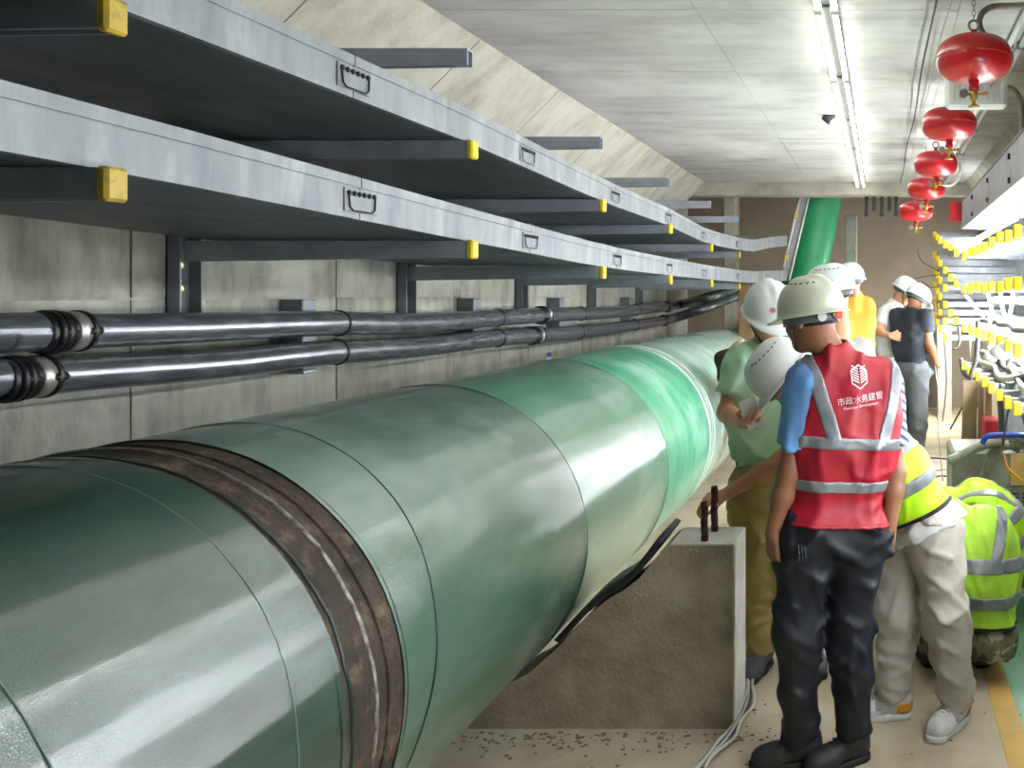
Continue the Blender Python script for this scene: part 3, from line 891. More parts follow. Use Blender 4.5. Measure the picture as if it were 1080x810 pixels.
# dark pipe stubs under the beam, far end
nth_ = ['first', 'second', 'third', 'fourth', 'fifth']
for i, x in enumerate((914, 922, 930, 938, 945)):
    p0 = P(x, 206, 10.05); p1 = P(x, 220 if i % 2 else 226, 10.05); p0[2] = 2.857
    m = MB(); m.tube([p0, p1], .022, 10); m.sphere(p1, .03, 10, 6)
    tag(m.build('pipe_stub', 'conduit_dark'), 'dark vertical pipe stub under the far ceiling beam, %s from the left' % nth_[i], 'pipe stub', 'pipe stubs behind the beam')

# ================================================================== RIGHT RACK
ys_r = [1.62 + .38 * i for i in range(17)]                       # 1.62 .. 7.70
TI = {'A': 2.08, 'B': 1.78, 'C': 1.43, 'D': 1.09}
def rack_station(y, xt, tiers, label):
    t = thing('cable_stand', label, 'cable stand', (1.35, y, 0), 'cable stands along the right wall')
    m = MB()
    m.box(1.38, 1.386, y - .03, y + .03, 0, 2.5)
    m.box(1.34, 1.38, y - .03, y - .025, 0, 2.5); m.box(1.34, 1.38, y + .025, y + .03, 0, 2.5)
    m.build('post', 'galv', t)
    for z in tiers:
        a = arm_mesh(1.36, xt, y, z, .05, .04).build('arm', 'galv', t)
        cap_mesh(xt - .004, y, z + .006, .05, .075, .045).build('end_cap', 'yellow_cap', a, 'yellow plastic end cap')
    return t
nth = ['first', 'second', 'third', 'fourth', 'fifth', 'sixth', 'seventh', 'eighth', 'ninth', 'tenth', 'eleventh', 'twelfth', 'thirteenth', 'fourteenth', 'fifteenth', 'sixteenth', 'seventeenth', 'eighteenth', 'nineteenth', 'twentieth', 'twenty-first', 'twenty-second']
vis = 0
for i, y in enumerate(ys_r):
    r0 = random.Random(i)
    if y < 4.4:
        lab = 'galvanised cable stand right of the picture, %s from the camera' % nth[i]
    else:
        lab = 'galvanised stand with yellow-capped arms, %s from the right edge of the photo' % nth[vis]; vis += 1
    rack_station(y, .75 + r0.uniform(-.012, .012), [TI['D'] + r0.uniform(-.012, .012), TI['C'] + r0.uniform(-.012, .012), TI['B'] + r0.uniform(-.012, .012), TI['A'] + r0.uniform(-.012, .012)], lab)
far = [(8.1, .71, .05), (8.4, .68, .12), (8.7, .65, .2), (9.0, .62, .28), (9.3, .61, .34), (9.6, .6, .4)]
for i, (y, xt, up) in enumerate(far):
    tiers = [TI['D'] + up, 1.26 + up, TI['C'] + up, 1.6 + up, TI['B'] + up, TI['A'] + up * .8] if i > 1 else [TI['C'] + up, TI['B'] + up, TI['A'] + up]
    rack_station(y, xt, tiers, 'galvanised stand with yellow-capped arms, %s from the right edge of the photo' % nth[vis]); vis += 1
# grey tray on top of the rack
rt_ = thing('side_tray', 'grey steel cable tray above the right rack', 'cable tray', (.82, 5, 2.36))
cuts = [1.2, 2.9, 4.4, 5.3, 6.4, 7.5, 8.6]
for a, b in zip(cuts[:-1], cuts[1:]):
    boxo('side_plate', (.8, .806, a + .004, b - .004, 2.36, 2.62), 'steel_arm', rt_)
    boxo('tray_floor', (.807, 1.335, a + .004, b - .004, 2.36, 2.366), 'galv_dark', rt_)
    boxo('top_lip', (.79, .83, a + .004, b - .004, 2.621, 2.629), 'galv', rt_)
for a in cuts[1:-1]:
    for dz in (.05, .2):
        m = MB(); m.lathe([(0, -.014), (.02, -.014), (.02, 0)], (.8, a + .03, 2.36 + dz), 6, 'x', False); m.build('bolt', 'bolt_dark', rt_)
# lamps on the rack: white tubes behind the arm tips (their reflection runs along the pipe)
RT = [(.9, .90, 1.24, 'white tube light on the right rack level with the camera'), (2.2, .90, 1.24, 'white tube light on the right rack beside the red vest man'), (3.5, .90, 1.24, 'white tube light on the right rack ahead of the crouching men'),
      (5.2, 1.0, 1.655, 'glowing tube light inside the right rack above the cable bundle'), (6.5, 1.0, 1.655, 'glowing tube light inside the right rack, the farther one')]
RT += [(1.3 + 1.3 * i, 1.02, 2.30, 'white tube light under the grey right tray, %s from the camera' % nth[i]) for i in range(6)]
RT += [(4.9 + 1.27 * i, .98, 1.345, 'white tube light low in the right rack above the lowest cables, %s of three' % nth[i]) for i in range(3)]
RT += [(10.3, 1.415, 1.7, 'added white tube light brightening the far chamber from its right wall')]  # tube added to brighten the dark far chamber
for y0, xt, zt, lab in RT:
    t = thing('rack_tube_light', lab, 'lamp', (xt, y0, zt), 'tube lights on the right rack')
    m = MB(); m.tube([(xt, y0, zt), (xt, y0 + 1.2, zt)], .016, 10); m.build('tube', 'low_glow' if 1.3 < zt < 1.5 else 'rack_glow', t)
    for ye in (y0 - .01, y0 + 1.21):
        m = MB(); m.bbox(xt - .02, xt + .02, ye - .015, ye + .015, zt - .02, zt + .02, .004); m.build('end_socket', 'lamp_housing', t)
    m = MB(); m.bbox(xt + .02, xt + .03, y0, y0 + 1.2, zt - .03, zt + .03, .003); m.build('reflector', 'lamp_housing', t)
wk = thing('fill_light', 'added fill light on a tripod behind the right rack, brightening the far chamber', 'fill light', (1.1, 10.55, 0))  # added lamp, hidden by the rack, to brighten end wall and floor
hc0 = V3(1.1, 10.55, 1.35); wf = nrm((-.55, .74, -.42)); wr0 = nrm(np.cross(wf, (0, 0, 1))); wu = np.cross(wr0, wf)
def obox(c, r, u, n, a, b, t):
    v = [c + r * x * a + u * y * b + n * z * t for z in (-1, 1) for y in (-1, 1) for x in (-1, 1)]
    m = MB(); ctr = c
    G = []
    for q in [(0, 2, 3, 1), (4, 5, 7, 6), (0, 1, 5, 4), (2, 6, 7, 3), (0, 4, 6, 2), (1, 3, 7, 5)]:
        p = [v[i] for i in q]; nn_ = np.cross(p[1] - p[0], p[2] - p[0]); G.append(q if nn_ @ (np.mean(p, 0) - ctr) > 0 else q[::-1])
    m.add(v, G); return m
obox(hc0, wr0, wu, wf, .22, .16, .03).build('lamp_head', 'machine_dark', wk)
obox(hc0 + wf * .032, wr0, wu, wf, .20, .14, .002).build('lamp_glass', 'fill_glow', wk)
m = MB(); m.tube([(1.1, 10.55, .02), (1.1, 10.55, 1.2)], .016, 8); m.build('pole', 'machine_dark', wk)
for q in range(3):
    a_ = 2.1 * q + .4
    m = MB(); m.tube([(1.1, 10.55, .5), (1.1 + .3 * math.cos(a_), 10.55 + .3 * math.sin(a_), .012)], .012, 8); m.build('leg', 'machine_dark', wk)
# white glowing flexible loops hanging below tier B
loops = [([(1041, 304), (1044, 318), (1046, 330), (1043, 345)], 6.18, 'bright white light cord drooping straight below the yellow caps'),
         ([(1055, 303), (1056, 318), (1060, 333), (1064, 335), (1067, 322), (1069, 303)], 5.42, 'bright white light cord hanging in a narrow loop'),
         ([(1018, 311), (1024, 318), (1032, 328), (1038, 334)], 7.70, 'bright white light cord slanting between the rack arms')]
for pts, Y, lab in loops:
    m = MB(); m.tube(smoothpath([P(x, y, Y) for x, y in pts], 6), .011, 8)
    tag(m.build('light_cord', 'loop_glow'), lab, 'light cord', 'glowing cords on the right rack')
# wrapped cable bundle lying on tier C/D
r0 = random.Random(12)
for i in range(7):
    z = TI['D'] + .03 + .033 * (i % 3); x0 = .86 + .06 * i
    pts = [(x0 + r0.uniform(-.03, .03), y, z + r0.uniform(0, .03) + .02 * math.sin(y * 5 + i)) for y in np.arange(1.4, 8.0, .3)]
    m = MB(); m.tube(smoothpath(pts, 3), .022 + .006 * (i % 2), 8)
    tag(m.build('power_cable', ['wire_grey', 'machine_dark', 'wire_pale', 'wire_grey', 'machine_dark', 'wire_grey', 'machine_dark'][i]), '%s power cable lying on the lowest arms of the right rack' % ['light grey', 'black', 'pale', 'middle grey', 'thick black', 'thin grey', 'rear black'][i], 'cable', 'cables lying on the right rack')
for i in range(4):
    z = TI['C'] + .03 + .03 * (i % 2); x0 = .9 + .09 * i
    pts = [(x0 + r0.uniform(-.03, .03), y, z + r0.uniform(0, .02)) for y in np.arange(1.4, 8.0, .3)]
    m = MB(); m.tube(smoothpath(pts, 3), .02, 8)
    tag(m.build('power_cable', ['wire_dark', 'wire_grey', 'machine_dark', 'wire_pale'][i]), '%s cable on the second arms of the right rack' % ['dark', 'grey', 'black', 'pale'][i], 'cable', 'cables lying on the right rack')
# white plastic sheet bundle on tier D
for i, (xa, y, Y, s_, lab) in enumerate(((1050, 366, 5.4, 1.0, 'crumpled white plastic bundle on the lowest rack arms, the larger'), (1037, 372, 6.0, .75, 'crumpled white plastic bundle on the lowest rack arms, the smaller'))):
    c = P(xa, y, Y) + np.array((.12, 0, .0)); m = MB()
    for k in range(9):
        a = k / 9 * 6.28
        m.sphere(c + np.array((.09 * math.cos(a) * s_, .06 * math.sin(2 * a), .035 * math.sin(a * 1.5))), (.07 * s_, .06 * s_, .05 * s_), 9, 6)
    tag(m.build('plastic_bundle', 'sneaker_white'), lab, 'bundle', 'plastic bundles on the rack')
# drooping black hoses
hs = [([(1031, 338), (1031, 360), (1029, 380), (1024, 395), (1026, 410), (1024, 430), (1018, 455), (1013, 475)], 6.56, .018, 'thick black hose hanging from the rack down to the floor'),
      ([(1015, 385), (1013, 378), (1016, 392), (1022, 398), (1032, 400)], 7.70, .02, 'short black hose loop around a yellow-capped arm'),
      ([(1054, 360), (1053, 372), (1056, 384), (1062, 386), (1067, 372)], 5.42, .018, 'black hose loop beside the white plastic bundle'),
      ([(1057, 405), (1055, 420), (1056, 440), (1056, 458)], 5.42, .02, 'black hose dropping straight behind the yellow caps'),
      ([(1066, 425), (1062, 440), (1059, 460), (1058, 470)], 5.04, .008, 'thin dark cord hanging near the blue bar'),
      ([(1075, 425), (1079, 440), (1083, 455)], 4.66, .008, 'thin dark cord at the right edge of the photo'),
      ([(1011, 345), (1012, 358), (1010, 366), (1005, 368)], 8.1, .014, 'short dark bent pipe under the rack caps'),
      ([(995, 350), (998, 395), (997, 420), (994, 445)], 9.0, .006, 'thin grey cord hanging before the leaning slab')]
for pts, Y, r, lab in hs:
    pp = [P(x, y, Y) for x, y in pts]
    m = MB(); m.tube(smoothpath(pp, 6), r, 8)
    tag(m.build('black_hose', 'conduit_dark' if r > .01 else 'wire_dark'), lab, 'hose', 'hoses hanging on the right rack')
# thin wires by the far column of caps
for i, (pts, lab) in enumerate((([(967, 262), (972, 275), (985, 283), (990, 286)], 'thin black wire from the far wall to the rack, upper'), ([(965, 294), (978, 291), (990, 290)], 'thin black wire from the far wall to the rack, middle'), ([(972, 297), (982, 303), (990, 302)], 'thin black wire from the far wall to the rack, lower'), ([(992, 315), (988, 322), (993, 332)], 'thin black wire looping beside the yellow caps'))):
    m = MB(); m.tube(smoothpath([P(x, y, 9.0) for x, y in pts], 6), .006, 6)
    tag(m.build('thin_wire', 'wire_dark'), lab, 'wire', 'thin wires at the far rack')

# ================================================================== PEOPLE (smooth implicit surfaces meshed with surface nets)
def nrm(v):
    v = np.array(v, float); return v / (np.linalg.norm(v) + 1e-12)
def rc(a, b, ra, rb=None, k=.04):
    return ('rc', np.array(a, float), np.array(b, float), ra, ra if rb is None else rb, k)
def el(c, R_, r, k=.03):
    return ('el', np.array(c, float), np.array(R_, float), np.array(r, float), k)
def sub(prim):
    return ('sub', prim)
def bounds(prims):
    lo = np.full(3, 1e9); hi = -lo
    for p in prims:
        if p[0] == 'sub': continue
        if p[0] == 'rc':
            r = max(p[3], p[4])
            lo = np.minimum(lo, np.minimum(p[1], p[2]) - r); hi = np.maximum(hi, np.maximum(p[1], p[2]) + r)
        else:
            r = p[3].max(); lo = np.minimum(lo, p[1] - r); hi = np.maximum(hi, p[1] + r)
    return lo, hi
def pd(p, X, Y, Z):
    if p[0] == 'rc':
        a, b, ra, rb = p[1:5]
        d = b - a; L = d @ d + 1e-12
        t = np.clip(((X - a[0]) * d[0] + (Y - a[1]) * d[1] + (Z - a[2]) * d[2]) / L, 0, 1)
        return np.sqrt((X - a[0] - t * d[0]) ** 2 + (Y - a[1] - t * d[1]) ** 2 + (Z - a[2] - t * d[2]) ** 2) - (ra + (rb - ra) * t)
    c, R_, r = p[1:4]
    q = [((X - c[0]) * R_[i][0] + (Y - c[1]) * R_[i][1] + (Z - c[2]) * R_[i][2]) for i in range(3)]
    k0 = np.sqrt(sum((q[i] / r[i]) ** 2 for i in range(3))); k1 = np.sqrt(sum((q[i] / r[i] ** 2) ** 2 for i in range(3))) + 1e-9
    return k0 * (k0 - 1) / k1
def smin(a, b, k):
    h = np.maximum(k - np.abs(a - b), 0) / k
    return np.minimum(a, b) - h * h * k * .25
def field(prims, ax, off=0.0):
    X, Y, Z = ax
    V = np.full((X.size, Y.size, Z.size), .3, np.float32)
    def region(p, mg):
        lo, hi = bounds([p])
        s = []
        for i, q in enumerate((X, Y, Z)):
            a = np.searchsorted(q, lo[i] - mg); b = np.searchsorted(q, hi[i] + mg)
            s.append(slice(max(a - 1, 0), min(b + 1, q.size)))
        return tuple(s)
    for p in prims:
        neg = p[0] == 'sub'
        if neg: p = p[1]
        sl = region(p, .11)
        if any(s.stop <= s.start for s in sl): continue
        d = pd(p, X[sl[0]][:, None, None], Y[sl[1]][None, :, None], Z[sl[2]][None, None, :])
        k = p[-1]
        if neg:
            V[sl] = -smin(-V[sl], d, k)
        else:
            V[sl] = smin(V[sl], d - off, k)
    return V
def clipf(V, ax, clips):
    for (pt, n) in clips:
        pt = np.array(pt, float); n = nrm(n)
        V = np.maximum(V, (ax[0] - pt[0])[:, None, None] * n[0] + (ax[1] - pt[1])[None, :, None] * n[1] + (ax[2] - pt[2])[None, None, :] * n[2])
    return V
def wrinkle(V, ax, amp, freq, seed, aniso=(1, 1, 1)):
    """cloth folds: narrow slanting ridges that fade in and out, on a gently uneven cloth"""
    r0 = np.random.RandomState(seed)
    X, Y, Z = ax[0][:, None, None], ax[1][None, :, None], ax[2][None, None, :]
    W = 0
    for i in range(7):
        f = r0.normal(size=3) * np.array(aniso); f = f / np.linalg.norm(f) * freq * r0.uniform(.8, 1.5)
        g = r0.normal(size=3); g -= f * (g @ f) / (f @ f); g = g / np.linalg.norm(g) * freq * .35
        m_ = r0.normal(size=3); m_ = m_ / np.linalg.norm(m_) * freq * .45
        ph = f[0] * X + f[1] * Y + f[2] * Z + r0.uniform(0, 6) + .9 * np.sin(g[0] * X + g[1] * Y + g[2] * Z + r0.uniform(0, 6))
        mask = np.clip(-.1 + 1.1 * np.sin(m_[0] * X + m_[1] * Y + m_[2] * Z + r0.uniform(0, 6)), 0, 1)
        W = W + np.exp(-(np.sin(ph * .5) / .42) ** 2) * mask
    W = W + .35 * np.sin(freq * .3 * (X + Y * .7 + Z * .5) + seed)
    return V - amp * W
def surfnet(V, ax):
    S = V < 0
    nx, ny, nz = V.shape
    acc = np.zeros((nx - 1, ny - 1, nz - 1, 3), np.float32); cnt = np.zeros((nx - 1, ny - 1, nz - 1), np.float32)
    sl = lambda o, n: slice(o, n - 1 + o)
    offs = [(0, 0, 0), (1, 0, 0), (0, 1, 0), (1, 1, 0), (0, 0, 1), (1, 0, 1), (0, 1, 1), (1, 1, 1)]
    for a in range(8):
        for d in range(3):
            if offs[a][d]: continue
            b = list(offs[a]); b[d] = 1
            va = V[sl(offs[a][0], nx), sl(offs[a][1], ny), sl(offs[a][2], nz)]; vb = V[sl(b[0], nx), sl(b[1], ny), sl(b[2], nz)]
            cr = (va < 0) != (vb < 0)
            idx = np.nonzero(cr)
            t = va[idx] / (va[idx] - vb[idx])
            pt = np.array(offs[a], np.float32)[None, :].repeat(len(t), 0); pt[:, d] += t
            acc[idx] += pt; cnt[idx] += 1
    act = cnt > 0
    ids = np.full(act.shape, -1, np.int64); ii = np.nonzero(act); ids[ii] = np.arange(len(ii[0]))
    h = ax[0][1] - ax[0][0]
    pos = acc[ii] / cnt[ii][:, None] + np.stack(ii, 1)
    verts = pos * h + np.array([ax[0][0], ax[1][0], ax[2][0]])
    faces = []
    for d in range(3):
        s0 = [slice(1, nx - 1), slice(1, ny - 1), slice(1, nz - 1)]
        s1 = list(s0); s0[d] = slice(0, V.shape[d] - 1); s1[d] = slice(1, V.shape[d])
        a, b = S[tuple(s0)], S[tuple(s1)]
        e = np.nonzero(a != b)
        fl_ = a[e]
        base = [e[k] + (0 if k == d else 1) for k in range(3)]
        u, w_ = [(1, 2), (2, 0), (0, 1)][d]
        def c(du, dw):
            q = [base[0].copy(), base[1].copy(), base[2].copy()]
            q[u] -= du; q[w_] -= dw
            return ids[q[0], q[1], q[2]]
        q = np.stack([c(1, 1), c(0, 1), c(0, 0), c(1, 0)], 1)
        q[~fl_] = q[~fl_][:, ::-1]
        faces.append(q)
    F = np.concatenate(faces)
    F = F[(F >= 0).all(1)]
    return verts, F
def implicit(groups, h, off=0.0, clips=(), wr=None, k=.03):
    """groups: list of (prims, clips); returns verts, faces"""
    allp = [p for g in groups for p in g[0]]
    lo, hi = bounds(allp)
    lo -= off + 3 * h + .012; hi += off + 3 * h + .012
    ax = [np.arange(lo[i], hi[i] + h, h) for i in range(3)]
    V = None
    for prims, cl in groups:
        W = clipf(field(prims, ax, off), ax, cl)
        V = W if V is None else smin(V, W, k)
    if wr: V = wrinkle(V, ax, *wr)
    V = clipf(V, ax, clips)
    V[0] = V[-1] = .1; V[:, 0] = V[:, -1] = .1; V[:, :, 0] = V[:, :, -1] = .1
    return surfnet(V, ax)
def imesh(name, parts, material, parent, label=None):
    v = np.concatenate([p[0] for p in parts]); n = 0; F = []
    for p in parts:
        F.append(p[1] + n); n += len(p[0])
    F = np.concatenate(F)
    c = (v.min(0) + v.max(0)) / 2
    me = bpy.data.meshes.new(name)
    me.vertices.add(len(v)); me.vertices.foreach_set('co', (v - c).astype(np.float32).ravel())
    me.loops.add(F.size); me.loops.foreach_set('vertex_index', F.ravel().astype(np.int32))
    me.polygons.add(len(F)); me.polygons.foreach_set('loop_start', np.arange(0, F.size, 4, dtype=np.int32)); me.polygons.foreach_set('loop_total', np.full(len(F), 4, np.int32))
    me.update(calc_edges=True)
    me.polygons.foreach_set('use_smooth', np.ones(len(F), bool))
    me.materials.append(M[material]); me.validate(); me.update()
    o = newobj(name, me, parent, c)
    if label: o['label'] = label
    return o

def hand_prims(wr_, d, n, side, curl=.35, thumb=.6, s=1.0):
    """wrist point, direction to the fingers, palm normal (inner side), side = unit vector towards the thumb"""
    d, n = nrm(d), np.array(n, float); n = nrm(n - d * (n @ d)); t = np.array(side, float); t = nrm(t - d * (t @ d) - n * (t @ n))
    out = []
    kn = []
    for i, u in enumerate((.033, .011, -.011, -.032)):
        kp = wr_ + d * (.088 - .006 * abs(i - 1)) * s + t * u * s - n * .002
        kn.append(kp)
        out.append(rc(wr_ + d * .012 + t * u * .55 * s, kp, .0155 * s, .0125 * s, .012))
    out.append(rc(wr_ + d * .03 + t * .018 * s + n * .008, wr_ + d * .05 + t * .03 * s + n * .008, .016 * s, .012 * s, .012))
    for i, (kp, L) in enumerate(zip(kn, (.072, .08, .075, .06))):
        a = curl * (1 + .12 * i); p = kp; dirn = d + t * (.12 - .08 * i)
        for j, fr in enumerate((.45, .30, .25)):
            ang = a * (j + 1) if j else a
            dd = nrm(dirn) * math.cos(ang) + n * math.sin(ang)
            q = p + dd * L * fr * s
            out.append(rc(p, q, (.0090 - .0006 * j) * s, (.0086 - .001 * j) * s, .003))
            p = q
    b = wr_ + d * .03 * s + t * .03 * s + n * .006
    dd = nrm(d * .75 + t * thumb + n * .35); q = b + dd * .036 * s
    out.append(rc(wr_ + d * .012 + t * .014 * s, b, .014 * s, .0135 * s, .01)); out.append(rc(b, q, .0125 * s, .0115 * s, .006))
    dd = nrm(d + t * .15 + n * .55); q2 = q + dd * .03 * s
    out.append(rc(q, q2, .0115 * s, .0095 * s, .004))
    return out

def helmet(c, f, u, material, parent, s=1.0, knob=False, vents=True, label=None, num=None, chin=True, badge=False):
    f = nrm(f); u = np.array(u, float); u = nrm(u - f * (u @ f)); r = np.cross(f, u)
    A, B, Cc = .116 * s, .140 * s, .128 * s
    n = 64; rows = 14
    base = c + u * .028 * s - f * .008 * s
    v = []
    def pt(th, e, k=1.0, add=0):
        x = math.sin(th); y = math.cos(th)
        ce, se = math.cos(e) ** .85, math.sin(e)
        ridge = .010 * s * math.exp(-(x * ce / .22) ** 4) * min(1, max(0, ce * 1.1 + .5)) * (1 if se > .25 else max(0, se / .25))
        ridge += .004 * s * math.exp(-((abs(x) * ce - .45) / .07) ** 2) * se
        h_ = (Cc * se ** .95) * k + ridge + add
        return base + r * A * x * ce * k + f * B * y * ce * k + u * h_
    prof = []
    for i in range(n):
        th = 2 * math.pi * i / n
        col = []
        fr = max(0, math.cos(th)); pk = .048 * fr ** 2.2 + .010 + .006 * max(0, -math.cos(th))
        drop = -.012 * fr ** 2 - .006
        o = np.array(r * math.sin(th) * A + f * math.cos(th) * B); on = nrm(r * math.sin(th) / A + f * math.cos(th) / B)
        for j in range(rows):
            col.append(pt(th, math.pi / 2 * (1 - j / (rows - 1)) if j else math.pi / 2 * .999))
        col.append(base + o + on * .003 * s - u * .012 * s)
        col.append(base + o + on * (pk * .5) * s + u * (drop * .6 - .012) * s)
        col.append(base + o + on * pk * s + u * (drop - .013) * s)
        col.append(base + o + on * pk * s + u * (drop - .017) * s)
        col.append(base + o * .965 + u * (-.016) * s)
        for j in range(rows - 1, -1, -1):
            col.append(pt(th, math.pi / 2 * (1 - j / (rows - 1)) if j else math.pi / 2 * .999, .965))
        prof.append(col)
    m_ = len(prof[0]); vs = [p for col in prof for p in col]
    F = [(i * m_ + j, i * m_ + j + 1, ((i + 1) % n) * m_ + j + 1, ((i + 1) % n) * m_ + j) for i in range(n) for j in range(m_ - 1)]
    mb = MB(); mb.add(vs, F, True)
    h = mb.build('hard_hat', material, parent, label)
    # headband
    mb = MB(); vs = []; F = []
    for i in range(40):
        th = 2 * math.pi * i / 40
        o = r * math.sin(th) * A * .90 + f * math.cos(th) * B * .86
        for (k, dz) in ((1, -.050), (1, -.012), (.95, -.012), (.95, -.050)):
            vs.append(base + o * k + u * dz * s)
    for i in range(40):
        for k in range(4):
            a0 = i * 4 + k; a1 = i * 4 + (k + 1) % 4; b0 = ((i + 1) % 40) * 4 + k; b1 = ((i + 1) % 40) * 4 + (k + 1) % 4
            F.append((a0, a1, b1, b0))
    mb.add(vs, F, True); mb.build('headband', 'strap_grey', h)
    if knob:
        for (ang, rad_, mt_, nm) in ((math.pi + .05, .026, 'clamp_steel', 'adjuster_plate'), (math.pi + .05, .015, 'dot_red', 'adjuster_knob'), (math.pi + .62, .016, 'conduit_white', 'strap_button')):
            on = nrm(r * math.sin(ang) / A + f * math.cos(ang) / B); o = r * math.sin(ang) * A * .92 + f * math.cos(ang) * B * .9
            p = base + o - u * .034 * s
            mb = MB(); mb.tube([p, p + on * (.014 if nm == 'adjuster_knob' else .008)], rad_, 18 if nm != 'adjuster_plate' else 4); mb.build(nm, mt_, h)
    if vents:
        for sd in (-1, 1):
            for q in range(7):
                p = pt(sd * (.9 + .26 * q), 1.0 - .03 * q); n_ = nrm(p - base)
                mb = MB(); tt = nrm(np.cross(n_, u)); mb.tube([p - tt * .005 * s + n_ * .0002, p + tt * .005 * s + n_ * .0002], .0028 * s, 6); mb.build('vent_slot', 'vent_dark', h)
    if badge:
        p = pt(.35, .42); n_ = nrm(p - base)
        mb = MB(); mb.tube([p - n_ * .002, p + n_ * .002], .012 * s, 16); mb.build('badge', 'logo_red', h, 'small red round badge')
    if chin:
        e1 = base + r * A * .86 - u * .02; e2 = base - r * A * .86 - u * .02; ch = c + f * .055 * s - u * .125 * s
        mb = MB(); mb.tube(smoothpath([e1, c + r * .083 * s + f * .012 - u * .05 * s, c + r * .045 * s + f * .05 - u * .11 * s, ch, c - r * .045 * s + f * .05 - u * .11 * s, c - r * .083 * s + f * .012 - u * .05 * s, e2], 5), .004, 6)
        mb.build('chin_strap', 'strap_black', h)
    return h, base, (r, f, u), pt

def decal(mesh_obj_, verts2d, faces, origin, right, up, n, lift=.004):
    """wrap a flat shape onto an object's surface"""
    me = mesh_obj_.data; w0 = WLOC[mesh_obj_]
    bv = BVHTree.FromPolygons([v.co + w0 for v in me.vertices], [tuple(p.vertices) for p in me.polygons])
    out = []
    for (a, b) in verts2d:
        p = origin + right * a + up * b
        hit = bv.ray_cast(Vector(p + n * .4), Vector(-n), .8)
        out.append(np.array(hit[0]) + n * lift if hit[0] is not None else p)
    mb = MB(); mb.add(out, faces)
    return mb
def text2d(body, size):
    cu = bpy.data.curves.new('lettering', 'FONT'); cu.body = body; cu.size = size; cu.align_x = 'CENTER'; cu.resolution_u = 2
    ob = bpy.data.objects.new('lettering', cu); COL.objects.link(ob)
    dg = bpy.context.evaluated_depsgraph_get(); dg.update()
    me = bpy.data.meshes.new_from_object(ob.evaluated_get(dg))
    v = [(p.co.x, p.co.y) for p in me.vertices]; f = [tuple(p.vertices) for p in me.polygons]
    bpy.data.objects.remove(ob); bpy.data.curves.remove(cu); bpy.data.meshes.remove(me)
    return v, f

